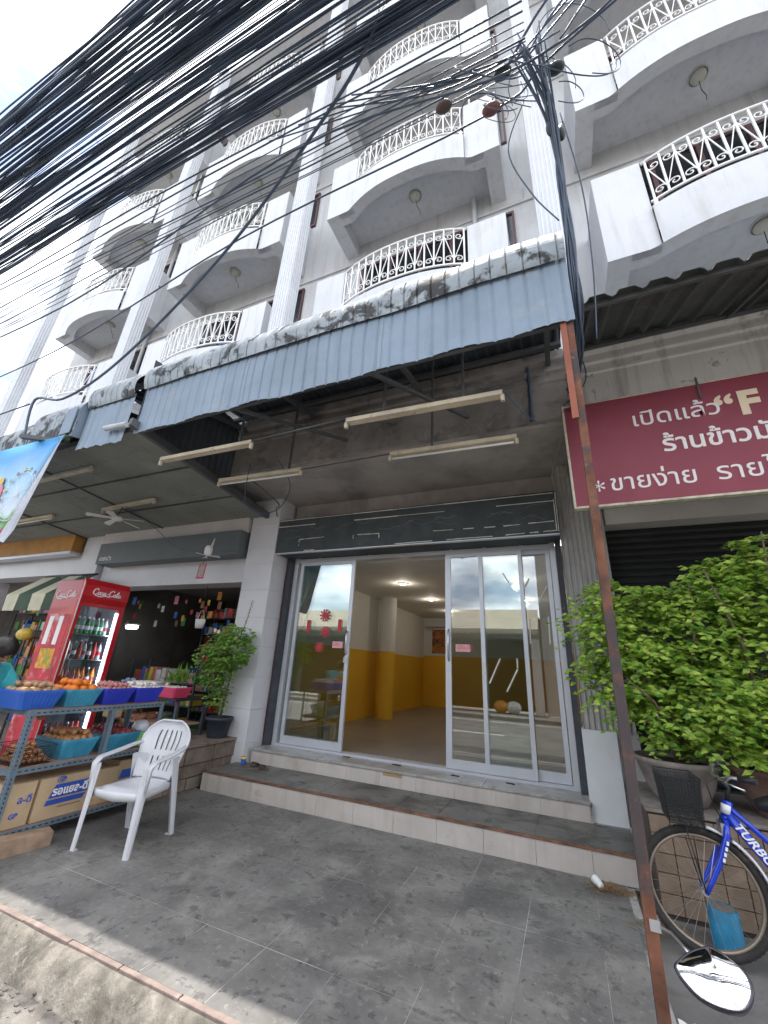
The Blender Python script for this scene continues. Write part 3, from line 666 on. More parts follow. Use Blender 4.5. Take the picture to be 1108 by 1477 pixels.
# left stretch of the same roof
aw2 = thing('metal_awning', 'short blue grey corrugated awning piece hanging lower, left of the dark gap', 'awning', (-5,2.45,4), 'street awnings')
for x0, x1 in ((-5.35,-4.86),(-4.87,-4.50)):
    obj('valance_sheet', corr(x0, x1, [(2.45,3.80),(2.455,4.0),(2.45,4.2),(2.45,4.46)], .128, -.012, 3, .015, lambda x: .010*sin(x*25)-.04*(x+4.9)), BLUE, aw2, solid=.003)
    obj('roll_sheet', corr(x0, x1, roll_prof(2.40,4.53,.34), .10, -.013, 8, .03, wd=(.42,18)), ROLL, aw2, solid=.003)
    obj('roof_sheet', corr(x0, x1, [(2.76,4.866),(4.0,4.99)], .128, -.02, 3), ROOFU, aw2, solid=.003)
aw3 = thing('metal_awning', 'old grey rolled awning with closed blue end cap, grass growing under its edge', 'awning', (-6,2.35,4), 'street awnings')
def capped(x0, x1, y0, z0, z1, r, th, cap_m):
    obj('roll_sheet', corr(x0, x1, [(y0,z0),(y0,z1)]+roll_prof(y0,z1,r), .075, -.010, 6, .02, wd=(.40,14)), ROLL, th, solid=.003)
    pts = [(y0,z0)]+roll_prof(y0,z1,r)+[(y0+r+.1,z1+r-.3),(y0+r+.1,z0+.1)]
    obj('end_cap', MB().prism(pts, 0, x1-.02, x1+.01), cap_m, th)
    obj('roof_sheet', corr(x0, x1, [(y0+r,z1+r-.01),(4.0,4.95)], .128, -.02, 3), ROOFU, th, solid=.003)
capped(-6.35,-5.40,2.36,3.98,4.33,.36,aw3,BLUE); obj('end_panel', MB().box(-5.62,2.34,4.02,-5.41,2.352,4.40), BLUE, aw3)
aw4 = thing('metal_awning', 'farthest grey ribbed roll awning above the printed banner', 'awning', (-8,2.35,4), 'street awnings')
capped(-13.4,-6.55,2.42,4.0,4.25,.38,aw4,BLUE)
gr = MB()
for k in range(420):
    x = rnd(-5.95,-5.42); y = rnd(2.34,2.42); z = 3.99; l = rnd(.04,.16); dx = rnd(-.06,.06); dy = rnd(-.08,0)
    gr.add([(x-.003,y,z),(x+.003,y,z),(x+dx,y+dy,z-l*rnd(.2,1))], [(0,1,2)])
single('grass_tuft', gr, LEAF2, 'dry green weeds growing from the edge of the old grey awning', 'grass')['kind'] = 'stuff'
# ceiling sheet of the left shop
cl = thing('porch_ceiling', 'grey green ribbed metal ceiling under the left shop awning with tube battens', 'ceiling', (-8.5,3.8,3.85))
def cz(y): return lerp(3.97,3.735,(y-2.55)/(5.1-2.55))
mb = MB(); n = 150; vs = []
for i in range(n+1):
    x = lerp(-13.5,-4.36,i/n)
    for y in (2.55,3.4,4.2,5.1): vs.append((x,y,cz(y)+(.008 if i % 2 else 0)))
mb.add(vs, [(i*4+j,i*4+j+1,i*4+5+j,i*4+4+j) for i in range(n) for j in range(3)])
obj('ceiling_sheet', mb, CEILG, cl, solid=.003)
obj('edge_beam', MB().bar((-4.37,2.42,cz(2.42)+.02),(-4.37,5.1,cz(5.1)+.02),.06,.10), PURL, cl)
obj('edge_beam', MB().bar((-13.5,2.56,cz(2.5)+.03),(-4.36,2.56,cz(2.5)+.03),.05,.06), PURL, cl)
for y in (3.35,4.2): obj('purlin', MB().bar((-13.5,y,cz(y)-.014),(-4.4,y,cz(y)-.014),.02,.018), PURL, cl)
for x in (-9.2,-6.8): obj('purlin', MB().bar((x,2.6,cz(2.6)-.012),(x,5.05,cz(5.05)-.012),.018,.02), PURL, cl)
# right neighbour canopy
aw5 = thing('metal_canopy', 'dark grey green large ribbed metal canopy above the crimson sign', 'awning', (2,3.0,4.6), 'street awnings')
for x0, x1 in ((.40,1.26),(1.25,2.11),(2.10,2.96),(2.95,5.2)):
    obj('roof_sheet', corr(x0, x1, [(2.86,4.44),(3.3,4.64),(3.9,4.90),(4.3,5.06)], .215, -.04, 4), mat('dark_green_sheet', (.085,.10,.095), .5, metal=.2, var=.2, stain=[((.22,.22,.21), 4, .55, .7, .5)]), aw5, solid=.004)
obj('edge_angle', MB().box(.40,2.93,4.40,5.2,2.96,4.45), PURL, aw5)
obj('wall_plate', MB().box(.34,3.95,4.86,5.2,4.0,4.91), PURL, aw5)
for x in (.5,1.8,3.4): obj('rafter', MB().bar((x,2.94,4.42),(x,4.0,4.88),.03,.04), PURL, aw5)
mb = MB(); vs = []; n = 60
for i in range(n+1):
    y = lerp(2.50,4.05,i/n); xx = -4.405+(.012 if (i//2) % 2 else 0); vs += [(xx,y,cz(y)+.05),(xx,y,4.98)]
obj('side_sheet', mb.add(vs, [(i*2,i*2+1,i*2+3,i*2+2) for i in range(n)]), ROOFU, aw, solid=.003)
# lamp battens
def batten(x0, y0, x1, y1, z, tube_, lab, hang=None):
    t = thing('light_batten', lab, 'light fitting', ((x0+x1)/2,(y0+y1)/2,z), 'fluorescent battens under the awnings')
    d = Vector((x1-x0,y1-y0,0)).normalized(); n_ = Vector((-d.y,d.x,0))
    p = Vector((x0,y0,z)); q = Vector((x1,y1,z))
    obj('body', MB().bar(p+Vector((0,0,.02)), q+Vector((0,0,.02)), .05, .045), BATT, t, bevel=.004)
    for c in (p, q): obj('end_holder', MB().bar(c+Vector((0,0,-.002)), c+Vector((0,0,-.06)), .03, .03, up=(1,0,0)), BATT, t)
    obj('reflector', MB().bar(p+d*.02+n_*.035+Vector((0,0,.0)), q-d*.02+n_*.035+Vector((0,0,.0)), .03, .012), BATT, t)
    if tube_: obj('tube', MB().tube([p+d*.03+Vector((0,0,-.04)), q-d*.03+Vector((0,0,-.04))], .013, 8), TUBEW, t)
    for h_ in (hang or []): obj('hanger', MB().bar((h_[0],h_[1],z+.04),(h_[0],h_[1],h_[2]),.022), PURL, t)
    return t
batten(-4.30,2.86,-2.93,2.89,3.70,0,'yellowed batten without tube, front row left under the awning',[(-3.1,2.88,4.8)])
batten(-1.74,2.87,-.27,2.93,3.70,0,'yellowed batten without tube, front row right, largest in view',[(-1.35,2.88,4.8),(-.6,2.91,4.8)])
batten(-4.05,3.56,-2.78,3.62,3.70,1,'batten with dead white tube, back row left near the corner',[(-2.95,3.6,4.9)])
batten(-1.58,3.61,-.23,3.67,3.70,1,'batten with dead white tube, back row right near the wall',[(-1.1,3.63,4.9)])
batten(-8.05,4.0-.03,-7.0,4.0,cz(4)-.06,0,'short batten with no tube in the middle of the left porch ceiling') if 0 else None
batten(-7.15,3.98,-5.78,3.92,cz(4)-.05,0,'yellowed batten on the left porch ceiling above the hanging fan')
batten(-7.6,2.98,-5.85,2.94,cz(2.95)-.05,0,'yellowed batten on the left porch ceiling beside the banner')
batten(-10.2,3.95,-8.5,3.93,cz(4)-.05,1,'half hidden batten with tube on the left porch ceiling behind the banner')
cd = thing('wiring_conduit', 'thin grey conduit running between the hanging battens under the awning', 'conduit', (-2.3,2.9,3.74))
obj('pipe', MB().tube([(-2.93,2.89,3.74),(-1.74,2.88,3.76)], .012, 6), PURL, cd)
obj('pipe', MB().tube([(-2.78,3.62,3.72),(-1.58,3.63,3.74)], .008, 6), PURL, cd)
obj('pipe', MB().tube([(-.25,2.93,3.73),(-.1,3.2,3.62),(-.02,3.6,3.8),(.05,4.0,4.02)], .006, 5), CAB, cd)
def wire(pts, r, lab, m=CAB, cat='wire', group=None, name='wire'):
    P_ = [Vector(p) for p in pts]; out = []
    for i in range(len(P_)-1):
        p0 = P_[max(i-1,0)]; p1 = P_[i]; p2 = P_[i+1]; p3 = P_[min(i+2,len(P_)-1)]
        for k in range(6):
            t = k/6; out.append(.5*((2*p1)+(p2-p0)*t+(2*p0-5*p1+4*p2-p3)*t*t+(3*p1-p0-3*p2+p3)*t**3))
    out.append(P_[-1]); return single(name, MB().tube(out, r, 5), m, lab, cat, group)
wire([(-3.55,3.55,3.9),(-3.6,3.6,3.6),(-3.85,3.9,3.50),(-3.75,4.1,3.42),(-3.5,4.2,3.52),(-3.3,4.1,3.8),(-3.4,3.9,4.1)], .007, 'black looped wire hanging below the left battens of the awning')
wire([(-3.9,4.0,3.9),(-3.55,4.2,3.6),(-3.9,4.6,3.7),(-4.15,4.95,3.72)], .010, 'black cable sagging from the batten to the tiled pillar')
wire([(-.08,4.04,5.0),(-.07,4.03,4.6),(-.08,4.03,4.1)], .02, 'black pipe standing against the stained fascia right side')
wire([(.10,4.98,3.67),(.08,4.96,3.9),(.22,4.2,4.0),(.26,4.05,4.15)], .008, 'pale conduit bending up beside the shutter housing', mat('beige_conduit', (.42,.38,.30), .6))
single('socket_box', MB().box(.16,4.96,3.86,.24,5.05,3.94), MATS['beige_conduit'], 'small beige junction box at the top right corner of the shutter housing', 'junction box')

# support post
ps = thing('support_post', 'rusty red brown steel post holding the right end of the awning', 'post', (.235,2.55,0))
obj('shaft', MB().bar((.222,2.56,-.06),(.272,2.56,4.0),.048,.048,up=(0,1,0)), POSTR, ps)
obj('splice', MB().bar((.222,2.535,3.1),(.228,2.535,3.98),.04,.02,up=(0,1,0)), mat('fresh_red_oxide', (.30,.10,.06), .7), ps)
obj('base_plate', MB().box(.15,2.48,-.055,.31,2.64,-.045), POSTR, ps)
# crimson sign
sg = thing('shop_sign', 'crimson shop sign board with white thai lettering above the dark shutter', 'sign', (2.5,4.0,3.0))
obj('board', MB().box(.245,3.97,3.02,4.6,4.03,4.15), SIGNR, sg)
obj('trim', MB().box(.225,3.965,3.0,.245,4.035,4.17).box(.245,3.966,3.0,4.6,4.034,3.02).box(.245,3.966,4.15,4.6,4.034,4.165), mat('cream_sign_trim', (.60,.55,.44), .7, var=.2, scale=12), sg)
obj('hook', MB().box(1.40,3.95,3.98,1.415,3.965,4.22), PURL, sg)
X_, Z_ = (1,0,0), (0,0,1)
text('เปิดแล้ว', .215, SIGNW, (.82,3.968,3.80), X_, Z_, sg, bold=.001, sx=1.06)
text('“', .34, SIGNC, (1.49,3.968,3.74), X_, Z_, sg, bold=.01)
text('F', .33, SIGNC, (1.66,3.968,3.76), X_, Z_, sg, bold=.014)
text('ร้านข้าวมัน', .225, SIGNW, (1.03,3.968,3.49), X_, Z_, sg, bold=.004)
text('*', .26, SIGNW, (.405,3.968,3.08), X_, Z_, sg)
text('ขายง่าย  รายได้', .225, SIGNW, (.55,3.968,3.15), X_, Z_, sg, bold=.001)
# ------------------------------------------------------------------ right neighbour: tiled planter ledge, pots, bush
lw = thing('planter_ledge', 'low brown tiled planter ledge in front of the closed black shutter', 'ledge', (2.5,4.7,0))
obj('core', MB().box(.46,4.215,-.08,5.0,5.15,.565), DGROUT, lw)
obj('cap', MB().box(.45,4.185,.566,5.0,5.16,.59), CLAY, lw, bevel=.005)
for r in range(5):
    for i in range(14):
        z0 = .555-.118*(r+1); x0 = .465+i*.135
        obj('brick', MB().box(x0+.003,4.195+rnd(-.003,.003),z0+.003,x0+.132,4.22,z0+.115), BRKT, lw)
def pot(name, lab, x, y, r, h, z, m, cat='plant pot'):
    t = thing(name, lab, cat, (x,y,z))
    obj('bowl', MB().lathe([(0,0),(r*.52,0),(r*.58,.01),(r*.82,h*.45),(r*.95,h*.85),(r*1.0,h*.88),(r*1.03,h*.95),(r*1.0,h),(r*.93,h),(r*.90,h*.86)], (x,y,z), 32), m, t)
    obj('soil', MB().lathe([(r*.91,h*.88),(r*.5,h*.91),(0,h*.90)], (x,y,z), 20), SOIL, t)
    return t
pot('plant_pot', 'weathered grey concrete plant pot behind the bicycle basket', .76,4.52,.30,.32,.59,CLAY)
pot('plant_pot', 'reddish concrete plant pot right of the bicycle handlebar', 1.42,4.50,.32,.33,.59,CLAYR)
def leaf_vs(c, d, up, l, w):
    """folded pointed leaf: 6 vertices, 4 triangles-ish"""
    d = d.normalized(); s = d.cross(up)
    if s.length < 1e-3: s = Vector((1,0,0))
    s.normalize(); n = s.cross(d)
    return [c, c+d*l*.45+s*w*.5+n*w*.12, c+d*l-n*w*.15, c+d*l*.45-s*w*.5+n*w*.12, c+d*l*.5-n*w*.02], [(0,4,1),(1,4,2),(0,3,4),(3,2,4)]
def make_bush(t, root, blobs, nspray, ll, lw_, seed, leafm, n_single, stems, zmin, cnt=(6,10)):
    rg = random.Random(seed); U = rg.uniform
    mbs = MB(); singles = []; tw = MB()
    for i in range(nspray):
        bx, by, bz, rx_, ry_, rz_ = rg.choices(blobs, weights=[q[3]*q[4]*q[5] for q in blobs])[0]
        v = Vector((rg.gauss(0,1), rg.gauss(0,1), rg.gauss(0,1))).normalized()*(U(.25,1)**.45)*U(.9,1.12)
        p = Vector((bx+v.x*rx_, by+v.y*ry_, bz+v.z*rz_))
        if p.z < zmin: p.z = zmin+U(0,.15)
        out = Vector((p.x-root[0], (p.y-root[1])*1.0-.25, .12)).normalized()
        out = (out+Vector((U(-.5,.5),U(-.6,.35),U(-.15,.35)))).normalized()
        nl = rg.randint(*cnt); L = nl*ll*.42; q0 = p-out*L*.5
        prev = q0; pts = [q0]
        for k in range(nl):
            tt = k/(nl-1); q = q0+out*L*tt+Vector((0,0,-L*.45*tt*tt)); pts.append(q)
            side = out.cross(Vector((0,0,1))).normalized()*(1 if k % 2 else -1)
            dd = (out*.55+side*.9+Vector((U(-.2,.2),U(-.2,.2),U(-.75,.0)))) if k < nl-1 else out+Vector((0,0,-.3))
            up = Vector((U(-.6,.5),U(-1.3,-.3),U(.5,1)))
            l = ll*U(.75,1.15)*(1-.25*tt)
            vs, fs = leaf_vs(q, dd, up, l, l*lw_)
            if q.y < by-ry_*.55 and len(singles) < n_single and rg.random() < .25: singles.append((vs, fs))
            else: mbs.add(vs, fs)
        tw.tube(pts[::3], .0022, 3, caps=False)
    obj('foliage', mbs, leafm, t)['kind'] = 'stuff'
    obj('twigs', tw, BARK, t)['kind'] = 'stuff'
    for vs, fs in singles: obj('leaf', MB().add(vs, fs), leafm, t)
    for s_, r_ in stems: obj('stem', MB().tube(s_, r_, 7), BARK, t)
t = thing('potted_shrub', 'large bright green leafy shrub spreading left in front of the fluted pilaster', 'shrub', (.76,4.52,.87))
make_bush(t, (.76,4.6,1.2), [(.75,4.42,1.55,.50,.42,.55),(.42,4.35,1.75,.34,.30,.42),(.30,4.3,2.1,.26,.25,.25),(.55,4.45,2.25,.38,.35,.20),(.95,4.4,1.35,.4,.4,.42),(1.0,4.45,1.95,.42,.40,.42)], 700, .098, .50, 3, LEAF1, 280,
    [([(.78,4.5,.85),(.76,4.48,1.1),(.80,4.5,1.4)],[.028,.024,.016]),([(.80,4.5,.85),(.86,4.52,1.1),(.95,4.5,1.5)],[.02,.018,.012]),([(.76,4.5,1.1),(.60,4.45,1.5),(.45,4.4,1.9)],[.018,.014,.008]),([(.78,4.45,1.2),(.55,4.25,1.7),(.30,4.2,2.2)],[.014,.010,.005]),([(.85,4.45,1.2),(1.0,4.2,1.8),(1.05,4.2,2.3)],[.014,.010,.005]),([(.76,4.4,1.1),(.62,4.1,1.35),(.45,4.0,1.5)],[.012,.009,.005])], .98)
t = thing('potted_shrub', 'tall green shrub with pale yellow tips at the right edge', 'shrub', (1.42,4.5,.88))
make_bush(t, (1.42,4.6,1.2), [(1.45,4.4,1.6,.50,.42,.62),(1.50,4.4,2.25,.45,.40,.42),(1.75,4.4,2.5,.35,.35,.35),(1.2,4.4,2.35,.30,.30,.22),(1.3,4.35,1.3,.40,.38,.40)], 680, .100, .50, 4, LEAF1, 250,
    [([(1.42,4.5,.88),(1.40,4.48,1.2),(1.46,4.5,1.7)],[.03,.024,.014]),([(1.40,4.45,1.2),(1.3,4.15,1.8),(1.15,4.1,2.4)],[.016,.012,.006]),([(1.42,4.45,1.3),(1.55,4.15,2.0),(1.6,4.1,2.7)],[.016,.012,.006])], .98)

# ------------------------------------------------------------------ bicycle (whole, front wheel and fork in view)
def bike():
    t = thing('bicycle', 'blue bicycle with silver mudguard and black front basket leaning by the planter', 'bicycle', (.66,3.72,-.05))
    Y0 = 3.72; hub = Vector((.655,Y0,.30)); R = .335; rear = Vector((1.70,Y0,.30))
    for nm, c in (('front_wheel', hub), ('rear_wheel', rear)):
        n = 48; mb = MB()
        def ring(rad, r, m_=8, off=0):
            mb.tube([c+Vector((rad*cos(2*pi*k/n), off, rad*sin(2*pi*k/n))) for k in range(n)], r, m_, closed=True)
        ring(R-.022, .023, 10); w_ = obj(nm, mb, TYRE, t)
        mb = MB(); ring(R-.050, .010, 6, -.006); ring(R-.050, .010, 6, .006); sub('rim', mb, MUDG if 0 else mat('dull_rim', (.35,.30,.24), .45, metal=.6, var=.2), w_)
        mb = MB()
        for k in range(64):
            tt = 2*pi*k/64; q = c+Vector((R*.995*cos(tt), 0, R*.995*sin(tt))); rr = Vector((cos(tt),0,sin(tt)))
            for s in (-1,1): mb.bar(q+Vector((0,s*.006,0)), q+Vector((0,s*.019,0))-rr*.006, .014, .008, up=rr)
        sub('tread', mb, TYRE, w_)
        mb = MB()
        for k in range(32):
            tt = 2*pi*k/32; a2 = tt+(.6 if k % 2 else -.6); s = 1 if k % 4 < 2 else -1
            mb.tube([c+Vector((.02*cos(a2), s*.025, .02*sin(a2))), c+Vector(((R-.055)*cos(tt), 0, (R-.055)*sin(tt)))], .0012, 3, caps=False)
        sub('spokes', mb, STEEL, w_); sub('hub', MB().tube([c+Vector((0,-.045,0)), c+Vector((0,.045,0))], .018, 10), STEEL, w_)
    crown = Vector((.835,Y0,.665)); top = Vector((.875,Y0,.80))
    mb = MB()
    for s in (-1,1):
        mb.tube([hub+Vector((0,s*.055,0)), hub+Vector((.035,s*.055,.06)), Vector((.77,Y0+s*.055,.50)), Vector((.82,Y0+s*.050,.62)), crown+Vector((.0,s*.02,.03))], [.011,.013,.017,.019,.02], 8)
    mb.tube([crown, crown+Vector((.01,0,.05))], .026, 10)
    f = obj('fork', mb, BIKE, t)
    mb = MB()
    for k in range(4): mb.bar((.772+k*.012,Y0-.0755,.485+k*.03),(.778+k*.012,Y0-.0755,.505+k*.03),.012,.003,up=(0,1,0))
    sub('fork_decal', mb, BIKEW, f)
    bb = Vector((1.26,Y0,.27)); seat = Vector((1.13,Y0,.72))
    mb = MB(); mb.tube([crown+Vector((.008,0,.03)), top], .027, 10)
    mb.tube([crown+Vector((.02,0,.06)), Vector((1.05,Y0,.46)), bb], .029, 12)
    mb.tube([crown+Vector((.03,0,.11)), Vector((1.05,Y0,.60)), seat+Vector((.04,0,-.2))], .016, 10)
    mb.tube([bb, seat], .017, 10)
    for s in (-1,1):
        mb.tube([bb+Vector((0,s*.03,0)), rear+Vector((0,s*.055,0))], .010, 6); mb.tube([seat+Vector((.02,s*.02,-.08)), rear+Vector((0,s*.055,0))], .009, 6)
    fr_ = obj('frame', mb, BIKE, t)
    sub('head_band', MB().tube([crown+Vector((.016,0,.065)), crown+Vector((.030,0,.115))], .0285, 10), BIKEW, fr_)
    # lettering along the lower tube, readable from the street
    d = (Vector((1.05,Y0,.46))-(crown+Vector((.02,0,.06)))).normalized(); up = Vector((-d.z,0,d.x))
    o_ = crown+Vector((.02,-.031,.06))+d*.045-up*.018
    text('TURBO', .062, BIKEW, o_, d, up, fr_, bold=.0015, ext=.0008, shear=.3, sx=1.15, isub=True)
    mb = MB(); mb.tube([top, top+Vector((.008,0,.05)), Vector((.895,Y0,.87)), Vector((.85,Y0,.93))], .012, 8); obj('stem', mb, BLK, t)
    mb = MB(); mb.tube([(.93,Y0-.26,.97),(.87,Y0-.2,.965),(.84,Y0-.08,.93),(.85,Y0,.93),(.84,Y0+.08,.93),(.87,Y0+.2,.965),(.93,Y0+.26,.97)], .011, 8); hb = obj('handlebar', mb, STEEL, t)
    mb = MB(); mb.tube([(.90,Y0-.23,.967),(.97,Y0-.29,.972)], .017, 8); mb.tube([(.90,Y0+.23,.967),(.97,Y0+.29,.972)], .017, 8); sub('grip', mb, BLK, hb)['kind'] = 'stuff'
    mb = MB(); mb.tube([(.86,Y0-.20,.955),(.83,Y0-.22,.935),(.90,Y0-.30,.92)], .006, 5); sub('brake_lever', mb, STEEL, hb)
    mb = MB(); mb.tube([(.85,Y0-.05,.94),(.76,Y0-.09,.90),(.78,Y0-.08,.78),(.83,Y0-.03,.66)], .004, 5); obj('brake_cable', mb, BLK, t)
    mb = MB(); mb.box(.80,Y0-.045,.60,.825,Y0-.022,.68).box(.80,Y0+.022,.60,.825,Y0+.045,.68); obj('brake', mb, STEEL, t)
    # mudguard: short front piece and long rear piece
    mb = MB()
    def guard(a0, a1, n_):
        vs = []
        for k in range(n_+1):
            tt = lerp(a0,a1,k/n_)
            for s, dr_ in ((-.03,-.006),(-.016,.012),(.016,.012),(.03,-.006)): vs.append(hub+Vector(((R+.012+dr_)*cos(tt), s, (R+.012+dr_)*sin(tt))))
        mb.add(vs, [(k*4+j,k*4+j+1,k*4+5+j,k*4+4+j) for k in range(n_) for j in range(3)], True)
    guard(radians(62),radians(80),5); guard(radians(-35),radians(57),18); obj('mudguard', mb, MUDG, t, solid=.002)
    mb = MB(); 
    for s in (-1,1): mb.tube([hub+Vector((0,s*.06,0)), (.60,Y0+s*.09,.66)], .004, 5)
    mb.tube([(.60,Y0-.09,.66),(.60,Y0+.09,.66)], .004, 5); obj('basket_stay', mb, BLK, t)
    # mesh basket
    mb = MB(); x0, x1, y0, y1, z0, z1 = .50,.72,Y0-.15,Y0+.15,.66,.92
    def P(u, v, h): 
        k = lerp(.82,1,h); cx, cy = (x0+x1)/2, (y0+y1)/2
        return (cx+(u-.5)*(x1-x0)*k, cy+(v-.5)*(y1-y0)*k, lerp(z0,z1,h))
    for i in range(13):
        for a_ in (0,1): mb.tube([P(i/12,a_,0),P(i/12,a_,1)], .0016, 3); mb.tube([P(a_,i/12,0),P(a_,i/12,1)], .0016, 3)
        mb.tube([P(i/12,0,0),P(i/12,1,0)], .0016, 3)
    for j in range(15):
        h_ = j/14; mb.tube([P(0,0,h_),P(1,0,h_),P(1,1,h_),P(0,1,h_)], .0042 if j in (0,14) else .0015, 4, closed=True)
    bk = obj('basket', mb, BLK, t)
    lin = MB()
    for q in (((0,0),(1,0)),((1,0),(1,1)),((0,1),(1,1)),((0,0),(0,1))):
        (u0,v0),(u1,v1) = q; k = .03
        f_ = lambda u, v, h: P(lerp(.5,u,.96), lerp(.5,v,.96), h)
        lin.add([f_(u0,v0,.02),f_(u1,v1,.02),f_(u1,v1,.97),f_(u0,v0,.97)], [(0,1,2,3)])
    sub('basket_lining', lin, mat('black_mesh_lining', (.035,.04,.04), .8, alpha=.72), bk)
    mb = MB(); mb.tube([(1.02,Y0,.80),(1.13,Y0,.815),(1.26,Y0,.84)], [.03,.06,.085], 8); obj('saddle', mb, BLK, t)
    mb = MB(); mb.tube([seat, (1.11,Y0,.80)], .013, 8); obj('seat_post', mb, STEEL, t)
    mb = MB(); mb.tube([bb+Vector((0,-.07,0)), bb+Vector((.05,-.08,-.16))], .009, 6); mb.tube([bb+Vector((0,.07,0)), bb+Vector((-.05,.08,.16))], .009, 6); mb.tube([bb+Vector((0,-.07,0)), bb+Vector((0,.07,0))], .02, 8); mb.tube([bb+Vector((.05,-.08,-.16)), bb+Vector((.05,-.17,-.16))], .014, 6)
    obj('crank', mb, STEEL, t)
    obj('kickstand', MB().tube([rear+Vector((-.12,-.04,-.0)), rear+Vector((-.06,-.2,-.355))], .009, 6), STEEL, t)
bike()
b_ = thing('paint_can', 'blue painted can standing behind the bicycle front wheel', 'can', (.78,3.98,-.055))
obj('body', MB().lathe([(.088,0),(.082,.2),(.078,.205),(.07,.2),(.06,.196),(0,.196)], (.78,3.98,-.055), 22), mat('blue_can_paint', (.03,.26,.46), .45, var=.15, scale=14, stain=[((.5,.55,.58), 12, .66,.72,.6)]), b_)
obj('lid', MB().lathe([(.075,.2),(.05,.206),(0,.207)], (.78,3.98,-.055), 20), CLAY, b_)
# debris
def straw(cx, cy, n, r, l, lab, seed):
    rg = random.Random(seed); mb = MB()
    for k in range(n):
        x = cx+rg.gauss(0,r); y = cy+rg.gauss(0,r*.6); a_ = rg.uniform(0,pi); q = rg.uniform(.3,1)*l; z = rg.uniform(.004,.05)*max(0,1-abs(x-cx)/r/2)+.003
        mb.tube([(x,y,z),(x+q*cos(a_)*.5,y+q*sin(a_)*.4,z+rg.uniform(0,.015)),(x+q*cos(a_),y+q*sin(a_)*.8,.004)], rg.uniform(.0008,.0022), 3)
    o = single('dry_straw', mb, STRAW, lab, 'debris'); o['kind'] = 'stuff'; return o
straw(.16,4.22,170,.06,.13,'small heap of dry broom straw at the right end of the step',5)
straw(.42,3.85,60,.07,.12,'dry straw scraps on the pavement beside the bicycle wheel',6)
mb = MB(); mb.lathe([(.022,0),(.03,.075),(.031,.078),(.028,.07),(.02,.003),(0,.003)], (0,0,0), 14)
cp = obj('paper_cup', mb, TUBEW); cp.location = (.085,4.20,.028); cp.rotation_euler = (radians(70),radians(20),radians(-150)); tag(cp, 'crumpled white paper cup lying in the straw heap by the step', 'cup')
mb = MB(); vs = []
rg = random.Random(11)
for i in range(7):
    for j in range(4): vs.append((.33+i*.018, 3.02+j*.02, -.045+rg.uniform(0,.03)))
mb.add(vs, [(i*4+j,i*4+j+1,i*4+5+j,i*4+4+j) for i in range(6) for j in range(3)]); single('plastic_scrap', mb, TUBEW, 'crumpled white plastic scrap on the pavement right of the rusty post', 'litter', solid=.001)
# clamp-on mirror fixed to the post
mt = thing('motorcycle_mirror', 'black motorcycle mirror on a thin steel arm in the bottom right corner', 'mirror', (.335,2.30,.5))
def mirror():
    out = [(-.115,-.018),(-.098,.015),(-.063,.055),(-.015,.090),(.005,.094),(.051,.082),(.094,.054),(.107,.017),(.097,-.022),(.071,-.058),(.021,-.075),(-.041,-.075),(-.086,-.052)]
    c = Vector((.3664,2.2,.5439)); n = Vector((-.13965,-.61448,.77648)); u = Vector((.96191,-.27029,-.04089)); v = Vector((.2350,.74119,.62882))
    def P(p, k, d): return c+u*p[0]*k+v*p[1]*k+n*d
    def smooth(o_):
        m = len(o_); r_ = []
        for i in range(m):
            p0,p1,p2,p3 = o_[i-1],o_[i],o_[(i+1)%m],o_[(i+2)%m]
            for s in range(4):
                t_ = s/4; r_.append(tuple(.5*((2*p1[q])+(p2[q]-p0[q])*t_+(2*p0[q]-5*p1[q]+4*p2[q]-p3[q])*t_*t_+(3*p1[q]-p0[q]-3*p2[q]+p3[q])*t_**3) for q in (0,1)))
        return r_
    o2 = smooth(out); m = len(o2); vs = []
    prof = [(.50,-.055),(.82,-.045),(.97,-.02),(1.0,0),(.97,.006),(.91,.004)]
    for k, d in prof: vs += [P(p,k,d) for p in o2]
    mb = MB().add(vs, [(i*m+j,i*m+(j+1)%m,(i+1)*m+(j+1)%m,(i+1)*m+j) for i in range(len(prof)-1) for j in range(m)], True)
    mb.add([P(p,.50,-.055) for p in o2], [tuple(range(m))]); obj('shell', mb, mat('black_purple_shell', (.02,.016,.035), .25, spec=.6), mt)
    vs = [P((0,0),1,.014)]; K = 6
    for i in range(1,K+1):
        k = .91*i/K; vs += [P(p,k,.014-.010*(i/K)**2) for p in o2]
    fs = [(0,1+j,1+(j+1)%m) for j in range(m)]+[(1+(i-1)*m+j,1+(i-1)*m+(j+1)%m,1+i*m+(j+1)%m,1+i*m+j) for i in range(1,K) for j in range(m)]
    obj('glass', MB().add(vs, fs, True), MIRR, mt)
    a0 = P((-.06,.05),1,-.03)
    obj('arm', MB().tube([a0, a0+Vector((-.025,.06,.012)), Vector((.285,2.42,.555)), Vector((.262,2.535,.52))], .005, 6), STEEL, mt)
    obj('clamp', MB().box(.222,2.53,.50,.262,2.59,.54), MUDG, mt)
mirror()

